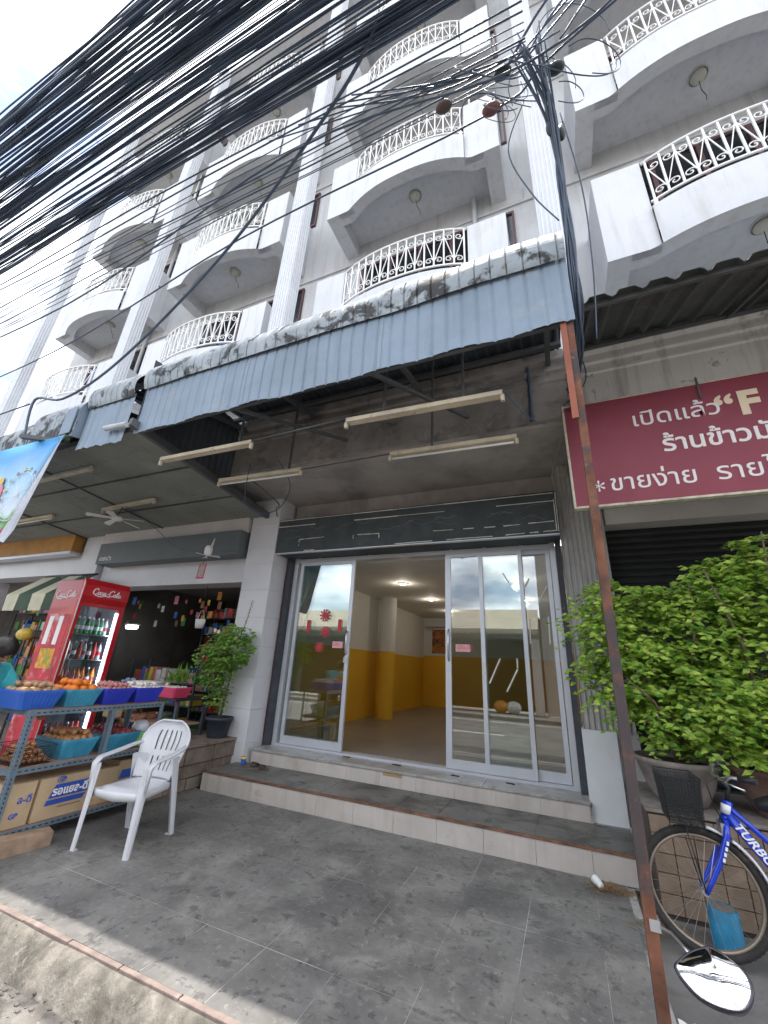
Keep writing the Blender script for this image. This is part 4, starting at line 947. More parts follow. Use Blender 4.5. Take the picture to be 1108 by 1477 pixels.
# ------------------------------------------------------------------ slippers, cup
for i, (x, y, rz) in enumerate(((-3.86,4.86,.2),(-3.70,4.80,.5))):
    t = local('slipper', ['worn brown slipper nearest the tiled pillar','worn brown slipper nearer the door on the step'][i], 'slipper', (x,y,.203), rz, 'pair of slippers on the step')
    pts = [(.12*cos(a_)*(1.05 if cos(a_) > 0 else 1), .042*sin(a_)*(1.1 if cos(a_) > 0 else .85)) for a_ in [2*pi*k/18 for k in range(18)]]
    obj('sole', MB().prism(pts, 2, 0, .018), mat('slipper_sole', (.16,.13,.10), .9, var=.3, scale=20), t, bevel=.004)
    vs = []
    for k in range(9):
        th = pi*k/8
        for xx in (-.0,.035,.075): vs.append((xx+.01, .05*cos(th), .016+.045*sin(th)*(1-.25*xx/.075)))
    obj('strap', MB().add(vs, [(k*3+j,k*3+j+1,k*3+4+j,k*3+3+j) for k in range(8) for j in range(2)], True), mat('slipper_strap', (.07,.055,.045), .8, var=.3, scale=15), t, solid=.006)
c_ = thing('plastic_cup', 'small blue and yellow plastic cup at the foot of the tiled pillar', 'cup', (-4.06,4.93,.203))
obj('body', MB().lathe([(.028,0),(.034,.06)], (-4.06,4.93,.203), 14), mat('clear_blue', (.05,.15,.55), .4), c_); obj('rim', MB().lathe([(.034,.06),(.036,.085),(.03,.085)], (-4.06,4.93,.203), 14), mat('yellow_plastic', (.75,.55,.12), .5), c_)

# ------------------------------------------------------------------ low stone plinth on the left
lp = thing('stone_plinth', 'low rough brown stone plinth between the step and the vegetable racks', 'plinth', (-4.75,4.5,0))
obj('core', MB().box(-5.6,3.75,0,-4.33,5.1,.455), DGROUT, lp)
for r in range(3):
    y = 3.72; 
    while y < 5.0:
        w_ = rnd(.22,.48); y1 = min(y+w_, 5.09); z0, z1 = (.0,.13,.27,.45)[r:r+2]
        x = -4.30+rnd(-.022,.008) if r < 2 else -4.28
        obj('stone', MB().box(-4.45,y+.006,z0+.005,x,y1-.006,z1-.004), STONE, lp, bevel=.008); y = y1
for i in range(4):
    y0 = 3.72+i*.345; obj('cap_tile', MB().box(-4.80,y0+.003,.455,-4.265,y0+.342,.485+rnd(-.003,.003)), STONE, lp, bevel=.004)
    obj('cap_tile', MB().box(-5.6,y0+.003,.455,-4.806,y0+.342,.484), STONE, lp)
# flower pot with bougainvillea-like shrub
t = thing('flower_pot', 'dark plastic flower pot standing on the stone plinth by the pillar', 'plant pot', (-4.47,4.80,.487))
obj('bowl', MB().lathe([(0,0),(.125,0),(.135,.02),(.165,.21),(.185,.215),(.187,.25),(.17,.25),(.16,.21)], (-4.47,4.80,.487), 28), PLAST, t)
obj('soil', MB().lathe([(.163,.215),(.08,.225),(0,.22)], (-4.47,4.80,.487), 18), SOIL, t)
t = thing('flowering_shrub', 'slender potted shrub with small leaves and a few flowers beside the tiled pillar', 'shrub', (-4.47,4.80,.70))
make_bush(t, (-4.47,4.85,1.0), [(-4.42,4.70,1.62,.36,.28,.30),(-4.55,4.72,1.30,.24,.22,.28),(-4.30,4.72,1.85,.22,.2,.16),(-4.70,4.65,1.50,.20,.2,.2),(-4.48,4.74,1.0,.14,.14,.2)], 560, .068, .60, 9, LEAF2, 150,
    [([(-4.47,4.80,.70),(-4.42,4.78,1.0),(-4.36,4.76,1.35),(-4.30,4.75,1.9)],[.02,.016,.012,.006]),([(-4.45,4.80,.9),(-4.55,4.76,1.2),(-4.6,4.72,1.6)],[.014,.01,.006]),([(-4.33,4.75,1.75),(-4.20,4.7,2.0),(-4.13,4.68,2.28)],[.006,.005,.003])], .82, (3,5))
mb = MB()
for k in range(60):
    q = k/60; c = Vector((lerp(-4.22,-4.12,q), lerp(4.71,4.68,q), lerp(1.95,2.3,q)))
    vs, fs = leaf_vs(c, Vector((rnd(-1,1),rnd(-1,1),rnd(-.2,.6))), Vector((0,0,1)), .035, .018); mb.add(vs, fs)
obj('top_shoot', mb, LEAF2, t)['kind'] = 'stuff'
for (x, y, z) in ((-4.55,4.5,1.86),(-4.48,4.5,1.84),(-4.66,4.48,1.50),(-4.60,4.50,1.47)):
    mb = MB()
    for k in range(5):
        vs, fs = leaf_vs(Vector((x,y,z)), Vector((cos(k*1.25),-.5,sin(k*1.25))), Vector((0,-1,0)), .04, .03); mb.add(vs, fs)
    obj('flower', mb, mat('pale_flower', (.75,.5,.42), .7) if z > 1.7 else mat('dark_red_flower', (.4,.03,.05), .7), t)

# ------------------------------------------------------------------ white plastic armchair
def chair():
    t = local('plastic_chair', 'worn white plastic armchair with slotted back standing on the tiles', 'chair', (-3.585,3.0,0), -1.37)
    # local: +x forward, y side, seat z .42
    W2 = .235
    def sheet(fn, nu, nv):
        vs = [fn(i/nu, j/nv) for i in range(nu+1) for j in range(nv+1)]
        return MB().add(vs, [(i*(nv+1)+j,i*(nv+1)+j+1,(i+1)*(nv+1)+j+1,(i+1)*(nv+1)+j) for i in range(nu) for j in range(nv)], True)
    def seat(u, v):
        x = lerp(-.20,.235,u); y = lerp(-1,1,v)*lerp(.185,.225,u)
        z = .425-.02*(1-(2*v-1)**2)*(1-(2*u-1)**2)+(.012*u)-(max(0,u-.86)*.32)**1-(.03 if v in (0,1) else 0)
        return (x, y, z)
    obj('seat', sheet(seat, 14, 12), CHAIR, t, solid=.006)
    ap = MB()
    for s in (-1,1): ap.box(-.2,s*.187,.36,.02,s*.193,.425)
    ap.tube([(.24,-.225,.385),(.255,-.1,.36),(.255,.1,.36),(.24,.225,.385)], .012, 6)
    def apron(u, v):
        y = lerp(-.225,.225,v); return (.236+.01*(1-(2*v-1)**2), y, .418-u*(.05+.02*(1-abs(2*v-1))))
    obj('apron', sheet(apron, 2, 10), CHAIR, t, solid=.006)
    def sidea(s):
        def f(u, v): x = lerp(-.20,.236,v); return (x, s*lerp(.187,.227,v), .42-u*.055)
        return f
    for s in (-1,1): obj('apron', sheet(sidea(s), 2, 8), CHAIR, t, solid=.006)
    # back: curved shell, oval outline, with slots
    def bk(y, z):   # y in [-1,1] side, z height 0..1
        zz_ = lerp(.43,.90,z); lean = -.20-.13*z; curve = .055*(y*y)*(1-.2*z)
        hw = .19+.065*min(1,z*1.6) if z < .62 else .255*sqrt(max(0,1-((z-.62)/.40)**2))
        return (lean+curve+.0, y*hw, zz_)
    rows = 26; colsn = 34; mb = MB(); vs = []; fs = []
    for i in range(rows+1):
        for j in range(colsn+1): vs.append(bk(lerp(-1,1,j/colsn), i/rows*.985))
    for i in range(rows):
        for j in range(colsn):
            z = (i+.5)/rows; yy = abs(lerp(-1,1,(j+.5)/colsn))
            slot = (j % 4 in (1,)) and yy < .60 and ((.10 < z < .36) or (.45 < z < .80))
            if not slot: fs.append((i*(colsn+1)+j,i*(colsn+1)+j+1,(i+1)*(colsn+1)+j+1,(i+1)*(colsn+1)+j))
    mb.add(vs, fs, True); obj('backrest', mb, CHAIR, t, solid=.007)
    rim = [bk(-1,i/20*.985) for i in range(21)]+[bk(1,1-(i/20*.985)-.015) for i in range(20)]
    sub('rim', MB().tube(rim, .010, 6), CHAIR, [c for c in t.children if c.name.startswith('backrest')][0])
    # arms: broad strips from the back down to the front legs
    for s in (-1,1):
        path = [(-.27,s*.235,.70),(-.18,s*.262,.69),(-.05,s*.277,.665),(.10,s*.280,.645),(.20,s*.276,.635),(.245,s*.27,.60),(.243,s*.262,.52),(.238,s*.252,.42)]
        wd = [.02,.045,.055,.058,.055,.05,.045,.05]
        vs = []
        for i, p in enumerate(path):
            d = Vector(path[min(i+1,7)])-Vector(path[max(i-1,0)]); d.normalize()
            side = Vector((0,1,0)); nn = d.cross(side).normalized()
            w_ = wd[i]/2
            for a_, b2 in ((-1,-.012),(-.9,.0),(0,.006),(.9,.0),(1,-.012)): vs.append(Vector(p)+side*w_*a_+nn*b2*-1)
        obj('armrest', MB().add(vs, [(i*5+j,i*5+j+1,i*5+6+j,i*5+5+j) for i in range(7) for j in range(4)], True), CHAIR, t, solid=.006)
    # legs: L-shaped tapering channels
    def leg(top, bot, sx_, sy_, w0, w1):
        vs = []
        for q, w_ in ((top,w0),(bot,w1)):
            x, y, z = q; vs += [(x-sx_*w_,y,z),(x-sx_*w_*.4,y+sy_*.006,z),(x,y,z),(x-sx_*.005,y-sy_*w_*.4,z),(x,y-sy_*w_,z)]
        m = MB().add(vs, [(j,j+1,j+6,j+5) for j in range(4)]); x, y, z = bot
        m.add([(x-sx_*w1,y,z+.004),(x,y,z+.004),(x,y-sy_*w1,z+.004),(x-sx_*w1,y-sy_*w1,z+.004)], [(0,1,2,3)])
        obj('leg', m, CHAIR, t, solid=.007)
    for s in (-1,1):
        leg((.245,s*.262,.60),(.275,s*.262,.0),1,s,.05,.034)
        leg((-.19,s*.215,.62),(-.30,s*.235,.0),-1,s,.085,.050)
chair()

# ------------------------------------------------------------------ vegetable rack (runs away from the street)
rk = thing('slotted_rack', 'blue grey slotted steel rack with three plywood shelves of vegetables', 'rack', (-4.48,2.95,0))
RX0, RX1, RY0, RY1 = -4.74, -4.21, 2.30, 3.62
def angle_bar(p, q, sx_, sy_, name='post'):
    mb = MB()
    if abs(p[2]-q[2]) > .3:
        mb.box(p[0],p[1],p[2],p[0]+sx_*.045,p[1]+sy_*.003,q[2]); mb.box(p[0],p[1]+sy_*.003,p[2],p[0]+sx_*.003,p[1]+sy_*.045,q[2])
    return obj(name, mb, RACKM, rk)
posts = []
for x, sx_ in ((RX0,1),(RX1,-1)):
    for y, sy_ in ((RY0,1),(RY1,-1)): posts.append(angle_bar((x,y,0),(x,y,1.0),sx_,sy_))
mb = MB()
for k in range(30):
    z = .04+k*.032; mb.box(RX1-.026,RY0-.0006,z,RX1-.018,RY0+.0002,z+.016); mb.box(RX1-.0002,RY0+.016,z,RX1+.0006,RY0+.026,z+.016)
sub('bolt_holes', mb, BLK, posts[2])['kind'] = 'stuff'
for z in (.13,.565,1.0):
    sh_ = obj('shelf', MB().box(RX0+.005,RY0+.005,z-.012,RX1-.005,RY1-.005,z), PLY, rk)
    mb = MB().box(RX1-.001,RY0-.0,z-.045,RX1+.002,RY1,z-.002).box(RX0,RY0-.002,z-.045,RX1,RY0+.0015,z-.002).box(RX0,RY1-.002,z-.045,RX1,RY1+.001,z-.002).box(RX0-.002,RY0,z-.045,RX0+.001,RY1,z-.002)
    fr_ = sub('shelf_rail', mb, RACKM, sh_)
    mb = MB()
    for k in range(26): y = RY0+.05+k*.048; mb.box(RX1+.0018,y,z-.028,RX1+.0026,y+.026,z-.018)
    sub('rail_slots', mb, BLK, sh_)['kind'] = 'stuff'
obj('mid_post', MB().box(RX1-.045,3.02,.565,RX1+.004,3.023,1.0).box(RX1+.001,3.02,.13+.44,RX1+.004,3.065,.955), RACKM, rk)
single('wooden_plank', MB().add([(-4.10,2.0,.0),(-4.02,2.66,.0),(-4.16,2.70,.0),(-4.26,2.0,.0),(-4.10,2.0,.13),(-4.02,2.66,.095),(-4.16,2.70,.095),(-4.26,2.0,.13)], [(0,3,2,1),(4,5,6,7),(0,1,5,4),(1,2,6,5),(2,3,7,6),(3,0,4,7)]), mat('raw_plank', (.34,.235,.16), .8, var=.25, scale=8, bump=(20,.4,.005)), 'brown wooden plank lying under the front end of the vegetable rack', 'plank')
# baskets
def basket(x0, x1, y0, y1, z, h, m, lab, name='plastic_basket', group='vegetable baskets on the rack', open_=False):
    t = thing(name, lab, 'basket', ((x0+x1)/2,(y0+y1)/2,z), group)
    cx, cy = (x0+x1)/2, (y0+y1)/2
    def ring(k, zz_, e=0): 
        a_, b2 = (x1-x0)/2*k-e, (y1-y0)/2*k-e; r_ = .02
        return [(cx+sx_*(a_-r_ if q else a_), cy+sy_*(b2 if q else b2-r_), zz_) for sx_, sy_, q in ((1,-1,1),(1,-1,0),(1,1,0),(1,1,1),(-1,1,1),(-1,1,0),(-1,-1,0),(-1,-1,1))]
    mb = MB(); prof = [(.80,z+.001,0),(.81,z+.012,0),(.985,z+h-.02,0),(1.0,z+h-.018,0),(1.0,z+h,0),(.97,z+h,0),(.79,z+.014,.002)]
    vs = []
    for k, zz_, e in prof: vs += ring(k, zz_, e)
    mb.add(vs, [(i*8+j,i*8+(j+1)%8,(i+1)*8+(j+1)%8,(i+1)*8+j) for i in range(len(prof)-1) for j in range(8)])
    mb.add(ring(.80, z+.001), [tuple(range(8))]); mb.add(ring(.79, z+.014), [tuple(range(8))])
    o = obj('body', mb, m, t)
    rb = MB()
    for i in range(9):
        yy = lerp(cy-(y1-y0)*.40, cy+(y1-y0)*.40, i/8)
        rb.bar((cx+(x1-x0)/2*.815+.002, cy+(yy-cy)*.84, z+.015),(cx+(x1-x0)/2*.975+.003, yy, z+h-.03),.004,.004)
    sub('ribs', rb, m, o)['kind'] = 'stuff'
    return t
def produce(x0, x1, y0, y1, z, n, r, m, name, lab, cat, seed, sc=(1,1,.9), layers=2, group=None, extra=None):
    rg = random.Random(seed); base_ = None; cnt = 0
    nx = max(1,int((x1-x0)/(2*r*.92))); ny = max(1,int((y1-y0)/(2*r*.92)))
    for L_ in range(layers):
        for i in range(nx-L_):
            for j in range(ny-L_):
                if cnt >= n: return
                x = x0+(x1-x0)*(i+.5+L_*.5)/nx+rg.uniform(-.2,.2)*r; y = y0+(y1-y0)*(j+.5+L_*.5)/ny+rg.uniform(-.2,.2)*r
                if L_ and rg.random() < .25: continue
                q = rg.uniform(.82,1.12)
                if base_ is None:
                    mb = MB().ball((0,0,0), r, 9, 6, sc)
                    if name in ('onion','garlic','shallot'): mb.tube([(0,0,r*.8*sc[2]),(0,0,r*1.35*sc[2])],[r*.22,r*.08],5)
                    o = obj(name, mb, m); base_ = o
                else: o = base_.copy(); COL.objects.link(o)
                o.location = (x,y,z+L_*r*1.35); o.rotation_euler = (rg.uniform(-.6,.6),rg.uniform(-.6,.6),rg.uniform(0,6)); o.scale = (q,q,q)
                tag(o, lab, cat, group or (name+'s heaped together: '+lab)); cnt += 1
ZT = 1.002
basket(-4.66,-4.23,2.20,2.55,ZT,.15,BB,'bright blue basket of potatoes on the top shelf, nearest the street')
basket(-4.66,-4.23,2.57,2.90,ZT,.15,TB,'teal basket of oranges on the top shelf')
basket(-4.66,-4.23,2.92,3.25,ZT,.15,RB,'royal blue basket of pink onions on the top shelf')
basket(-4.66,-4.23,3.27,3.60,ZT,.15,RB,'royal blue basket of white garlic at the far end of the top shelf')
produce(-4.63,-4.26,2.24,2.52,1.145,40,.034,POT,'potato','brown potato heaped in the bright blue top shelf basket','potato',1,(1.2,.9,.8))
produce(-4.63,-4.26,2.60,2.87,1.15,32,.041,ORG,'orange','ripe orange heaped in the teal top shelf basket','orange',2)
produce(-4.63,-4.26,2.95,3.22,1.145,60,.027,SHAL,'onion','small pink onion heaped in the royal blue top shelf basket','onion',3)
produce(-4.63,-4.26,3.30,3.57,1.145,60,.026,GAR,'garlic','white garlic bulb heaped in the far royal blue top shelf basket','garlic',4)
ZM = .567
basket(-4.68,-4.23,2.66,3.0,ZM,.16,TB,'teal basket of brown onions on the middle shelf')
basket(-4.68,-4.23,3.06,3.44,ZM,.16,BB if 0 else TB,'teal basket of dark red onions on the middle shelf behind the steel post')
produce(-4.65,-4.26,2.69,2.97,.72,40,.034,ONB,'onion','brown onion heaped in the teal middle shelf basket','onion',5)
produce(-4.65,-4.26,3.09,3.41,.72,40,.032,ONI,'onion','dark red onion heaped in the far teal middle shelf basket','onion',6)
# wire basket with shallots
t = thing('wire_basket', 'dark wire basket full of shallots on the middle shelf front end', 'basket', (-4.45,2.47,ZM), 'vegetable baskets on the rack')
mb = MB(); x0,x1,y0,y1,z0,z1 = -4.64,-4.23,2.32,2.62,ZM+.003,ZM+.14
for k in range(9):
    h_ = k/8; z = lerp(z0,z1,h_); e = .02*(1-h_); mb.tube([(x0+e,y0+e,z),(x1-e,y0+e,z),(x1-e,y1-e,z),(x0+e,y1-e,z)], .002 if k < 8 else .004, 4, closed=True)
for k in range(17):
    y = lerp(y0+.02,y1-.02,k/16); mb.tube([(x1-.02,y,z0),(x1,y,z1)], .0016, 3); mb.tube([(x0+.02,y,z0),(x0,y,z1)], .0016, 3); x = lerp(x0+.02,x1-.02,k/16); mb.tube([(x,y0+.02,z0),(x,y0,z1)], .0016, 3); mb.tube([(x,y0+.02,z0),(x,y1-.02,z0)], .0016, 3)
obj('wire_mesh', mb, BLK, t)
produce(x0+.03,x1-.03,y0+.03,y1-.03,z0+.03,130,.021,ONB,'shallot','small brown shallot in the dark wire basket','shallot',7,(1,.8,.8),layers=5)
t = thing('green_basket', 'small lime green basket on the far end of the middle shelf', 'basket', (-4.35,3.53,ZM))
obj('body', MB().lathe([(0,0),(.075,.0),(.095,.14),(.10,.14),(.09,.01)], (-4.36,3.53,ZM), 20), GB, t)
single('plastic_bag', MB().ball((-4.37,3.52,ZM+.18), .09, 14, 9, (1,.9,.8)), mat('white_bag_film', (.75,.76,.82), .3, alpha=.85), 'white plastic bag bulging out of the lime green basket', 'bag')
# cartons
def carton(x0, x1, y0, y1, z, h, lab, lid=0, grp='cartons on the lowest rack shelf'):
    t = thing('cardboard_box', lab, 'box', ((x0+x1)/2,(y0+y1)/2,z), grp)
    obj('side', MB().box(x0,y0,z,x1,y1,z+h), CARD, t, bevel=.004)
    obj('flap', MB().box(x1-.10,y0+.002,z+h+.001,x1-.001,y1-.002,z+h+.004).box(x0+.001,y0+.002,z+h+.001,x0+.10,y1-.002,z+h+.004), CARD, t)
    return t
c1 = carton(-4.62,-4.225,2.57,3.02,.132,.31,'tan cardboard box with blue printed thai label, nearest the chair leg')
x = -4.2235
lab_ = obj('printed_label', MB().add([(x,2.66,.285),(x,2.99,.285),(x,2.99,.385),(x,2.70,.385)], [(0,1,2,3)]).add([(x,2.645,.235),(x,2.96,.235),(x,2.985,.275),(x,2.655,.275)], [(0,1,2,3)]), PRINTB, c1)
text('รอแยล-ดี', .085, FRW, (x+.0012,2.685,.305), (0,1,0), (0,0,1), c1, bold=.003, ext=.0004, sx=.95)
mb = MB(); n = 24; mb.tube([(x+.001,2.735+.036*cos(2*pi*k/n),.425+.024*sin(2*pi*k/n)-.004) for k in range(n)], .003, 4, closed=True); obj('round_mark', mb, PRINTB, c1)
text('GP', .04, PRINTB, (x+.001,2.712,.408), (0,1,0), (0,0,1), c1, bold=.002, ext=.0004, shear=.3)
mb = MB()
for k in range(14): mb.box(x,2.76+k*.014,.205,x+.0008,2.769+k*.014,.215)
obj('small_print', mb, mat('red_brown_print', (.25,.08,.05), .7), c1)['kind'] = 'stuff'
c2 = carton(-4.62,-4.235,2.32,2.55,.132,.31,'tan cardboard box end with small blue print behind the rack post')
text('ล-ดี', .07, PRINTB, (-4.2335,2.43,.30), (0,1,0), (0,0,1), c2, bold=.002, ext=.0004)
text('GP', .05, PRINTB, (-4.2335,2.40,.20), (0,1,0), (0,0,1), c2, bold=.002, ext=.0004)
c3 = carton(-4.62,-4.26,3.04,3.30,.132,.29,'plain brown cardboard box in the middle of the lowest shelf')
c4 = carton(-4.62,-4.28,3.31,3.60,.132,.33,'cardboard box with a blue patch seen through the chair arm')
obj('printed_label', MB().add([(-4.2785,3.33,.30),(-4.2785,3.56,.30),(-4.2785,3.58,.38),(-4.2785,3.35,.38)], [(0,1,2,3)]), PRINTB, c4)
# ------------------------------------------------------------------ left shop: fridge, goods, table
fg = thing('drinks_fridge', 'tall red drinks fridge with glass door and white script lettering', 'fridge', (-6.3,3.74,.1))
FX0,FX1,FY0,FY1,FZ0,FZ1 = -6.62,-6.0,3.42,4.08,.12,2.42
mb = MB().box(FX0,FY0,FZ0,FX1-.05,FY0+.03,FZ1).box(FX0,FY1-.03,FZ0,FX1-.05,FY1,FZ1).box(FX0,FY0+.03,FZ0,FX0+.03,FY1-.03,FZ1).box(FX0+.03,FY0+.03,FZ1-.04,FX1-.05,FY1-.03,FZ1).box(FX0+.03,FY0+.03,FZ0,FX1-.05,FY1-.03,FZ0+.25)
obj('cabinet', mb, FR, fg, bevel=.006)
pts = [(FX1,2.12),(FX1+.02,2.2),(FX1+.02,2.36),(FX1-.02,2.44),(FX1-.05,2.44),(FX1-.05,2.12)]
hd = obj('header', MB().prism([(p[0],p[1]) for p in pts], 1, FY0+.002, FY1-.002), FR, fg)
obj('door_frame', MB().box(FX1-.048,FY0,.2,FX1,FY0+.05,2.118).box(FX1-.048,FY1-.07,.2,FX1,FY1,2.118).box(FX1-.047,FY0+.05,.2,FX1-.001,FY1-.07,.30).box(FX1-.047,FY0+.05,2.07,FX1-.001,FY1-.07,2.117), FR, fg)
obj('edge_strip', MB().box(FX1-.002,FY0-.004,.2,FX1+.006,FY0+.004,2.4), MUDG, fg)
obj('glass_door', MB().box(FX1-.02,FY0+.05,.30,FX1-.016,FY1-.07,2.07), glass('fridge_glass', (.85,.9,.95), 1.4, .03), fg)
obj('handle', MB().tube([(FX1,FY0+.03,1.62),(FX1+.035,FY0+.03,1.60),(FX1+.035,FY0+.03,1.20),(FX1,FY0+.03,1.18)], .009, 6), STEEL, fg)
obj('light_strip', MB().box(FX1-.04,FY1-.095,.35,FX1-.022,FY1-.075,2.03), LIT, fg)
obj('back_liner', MB().box(FX0+.031,FY0+.031,.38,FX0+.045,FY1-.031,2.36).box(FX0+.046,FY0+.031,.371,FX1-.06,FY0+.036,2.37).box(FX0+.046,FY1-.036,.371,FX1-.06,FY1-.031,2.37), FRIN, fg)
script = [[(.9,.75),(.7,.95),(.3,.85),(.1,.4),(.25,.05),(.6,.0),(.95,.2)],[(1.25,.45),(1.05,.4),(1.0,.1),(1.25,.0),(1.4,.25),(1.25,.45)],[(1.85,.4),(1.6,.42),(1.5,.15),(1.7,.0),(1.95,.15)],[(2.4,.4),(2.15,.42),(2.05,.15),(2.2,.0),(2.4,.2),(2.45,.42),(2.45,.1),(2.6,.03)],[(2.75,.28),(3.0,.30)],[(3.95,.78),(3.75,.98),(3.35,.85),(3.15,.4),(3.3,.05),(3.65,.0),(4.0,.2)],[(4.3,.45),(4.1,.4),(4.05,.1),(4.3,.0),(4.45,.25),(4.3,.45)],[(4.6,.2),(4.85,.8),(4.75,.95),(4.6,.6),(4.6,.1),(4.8,.0)],[(5.3,.4),(5.05,.42),(4.95,.15),(5.1,.0),(5.3,.2),(5.35,.42),(5.35,.1),(5.55,.1)],[(.6,-.12),(1.6,-.28),(2.5,-.05),(3.3,-.15)]]
def script_logo(o, xd, up, w, parent):
    """the flowing two-word drink logo drawn as raised strokes"""
    o = Vector(o); xd = Vector(xd); up = Vector(up); nrm = xd.cross(up); mb = MB(); k = w/5.6
    for st_ in script:
        P_ = [Vector((p[0]+p[1]*.15, p[1]*1.1)) for p in st_]; pts = []
        for i in range(len(P_)-1):
            p0=P_[max(i-1,0)];p1=P_[i];p2=P_[i+1];p3=P_[min(i+2,len(P_)-1)]
            for q in range(4):
                t_=q/4; v=.5*((2*p1)+(p2-p0)*t_+(2*p0-5*p1+4*p2-p3)*t_*t_+(3*p1-p0-3*p2+p3)*t_**3); pts.append(o+xd*v.x*k+up*v.y*k)
        pts.append(o+xd*P_[-1].x*k+up*P_[-1].y*k); mb.tube(pts, w*.017, 4)
    obj('script_lettering', mb, FRW, parent)
script_logo((FX0+.06,FY0-.003,2.18), (1,0,0), (0,0,1), .46, fg)
script_logo((FX1+.024,FY0+.12,2.24), (0,1,0), (0,0,1), .42, fg)
# side picture: bottles and bubbles poster
sp_ = obj('side_graphic', MB().box(FX0+.02,FY0-.002,.3,FX1-.09,FY0-.0005,1.95), mat('side_print_red', (.52,.03,.05), .5, var=.25, scale=5, stain=[((.75,.60,.60), 6, .55,.7,.6),((.10,.25,.05),4,.62,.72,.6)]), fg)
for i, (x, m_) in enumerate(((-6.48,FRW),(-6.26,FRW))):
    sub('printed_bottle', MB().box(x-.045,FY0-.004,1.55,x+.045,FY0-.0025,1.92), m_, sp_)
sub('printed_label', MB().box(-6.50,FY0-.004,1.25,-6.18,FY0-.0025,1.50), mat('orange_print', (.75,.35,.05), .6, var=.3, scale=10, stain=[((.12,.35,.05),8,.5,.6,.8)]), sp_)
cols = [('drink_red',(.45,.02,.02)),('drink_green',(.03,.28,.08)),('drink_orange',(.75,.25,.02)),('drink_cola',(.05,.015,.01)),('drink_clear',(.45,.5,.52)),('drink_purple',(.25,.04,.25))]
CM = [mat(n_, c, .25, var=.05, spec=.6) for n_, c in cols]
shz = [.375,.72,1.05,1.38,1.71]
for z in shz: obj('shelf', MB().box(FX0+.05,FY0+.04,z-.006,FX1-.07,FY1-.04,z), STEEL, fg)
rg = random.Random(3); protos = {}
for si, z in enumerate(shz):
    for j in range(8):
        ci = rg.choice([[0,3,3,0],[2,1,5,1],[0,0,3,2],[3,0,4,1],[1,1,4,1]][si])
        if ci not in protos:
            mb = MB().lathe([(0,0),(.030,0),(.031,.02),(.031,.13),(.026,.16),(.012,.20),(.012,.225),(0,.226)], (0,0,0), 10)
            o = obj('drink_bottle', mb, CM[ci]); protos[ci] = o; cap = obj('cap', MB().lathe([(.014,.205),(.014,.232),(0,.232)], (0,0,0), 8), FRW if ci % 2 else FR); cap.parent = o
            lb = obj('wrap_label', MB().lathe([(.0318,.06),(.0318,.11)], (0,0,0), 10), FRW if ci in (1,3) else FR); lb.parent = o
        else: o = copytree(protos[ci])
        o.location = (FX1-.13-rg.uniform(0,.02), FY0+.08+j*.066, z+.001)
        tag(o, cols[ci][0].split('_')[1]+' coloured drink bottle on fridge shelf '+['at the bottom','second from below','in the middle','second from the top','at the top'][si], 'bottle', 'drink bottles in the red fridge')
# shop room of the left shop
ls = struct('left_shop_interior', MB().box(-13.6,4.42,-.3,-4.4,11,.0), INF)
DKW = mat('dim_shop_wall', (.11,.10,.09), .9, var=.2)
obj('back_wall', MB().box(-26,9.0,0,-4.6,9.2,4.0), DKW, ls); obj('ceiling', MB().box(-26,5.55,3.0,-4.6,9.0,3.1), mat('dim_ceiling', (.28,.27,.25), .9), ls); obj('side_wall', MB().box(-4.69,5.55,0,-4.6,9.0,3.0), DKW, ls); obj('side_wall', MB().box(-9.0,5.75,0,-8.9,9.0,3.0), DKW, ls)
single('lintel_beam', MB().box(-26,5.1,3.0,-9.16,5.55,4.05), TILEP, 'white lintel above the farthest shop opening', 'lintel')
struct('left_pavement', MB().box(-13.6,4.42,-.3,-4.4,5.5,-.001), GROUT)
# shelves of goods
goodsm = [mat('pack_%s' % n_, c, .45, var=.15, scale=12) for n_, c in (('red',(.45,.05,.04)),('yellow',(.62,.42,.05)),('green',(.06,.25,.06)),('blue',(.04,.12,.40)),('white',(.6,.6,.56)),('orange',(.6,.22,.04)),('pink',(.55,.18,.25)),('brown',(.25,.13,.06)))]
def goods_shelf(x0, x1, y, depth, zs, lab, seed, facing='y', bottles=()):
    t = thing('goods_shelf', lab, 'shelf', ((x0+x1)/2,y,0)); rg = random.Random(seed)
    mb = MB()
    for z in zs: mb.box(x0,y,z-.02,x1,y+depth,z)
    for x in (x0,x1-.03): mb.box(x,y,0,x+.03,y+.03,zs[-1]+.35).box(x,y+depth-.03,0,x+.03,y+depth,zs[-1]+.35)
    obj('frame', mb, DARKST, t)
    bins = {}
    for si, z in enumerate(zs):
        x = x0+.04
        while x < x1-.1:
            w_ = rg.uniform(.06,.16); h_ = rg.uniform(.10,.24); k = rg.randrange(8)
            b2 = bins.setdefault(k, MB())
            if si in bottles:
                w_ = .075; b2.lathe([(0,z),(.03,z),(.03,z+.17),(.012,z+.21),(.012,z+.26),(0,z+.26)], (x+.035,y+.08,0), 8)
            else:
                b2.box(x,y+.02+rg.uniform(0,.05),z,x+w_*.92,y+depth*.8,z+h_)
            x += w_
    for k, b2 in bins.items():
        o = obj('packs', b2, goodsm[k], t); o['kind'] = 'stuff'
    return t
goods_shelf(-7.7,-5.9,7.2,.35,[.4,.8,1.2,1.6,2.0,2.35],'tall dark shelf of packets deep inside the left shop',21)
goods_shelf(-5.85,-4.75,6.6,.35,[.4,.8,1.2,1.55,1.85,2.15],'dark shelf of small bottles deep inside the left shop near the pillar',22,bottles=(2,3,4))
goods_shelf(-7.6,-5.9,5.6,.4,[.3,.7,1.05],'low counter of snack packets behind the red fridge',23)
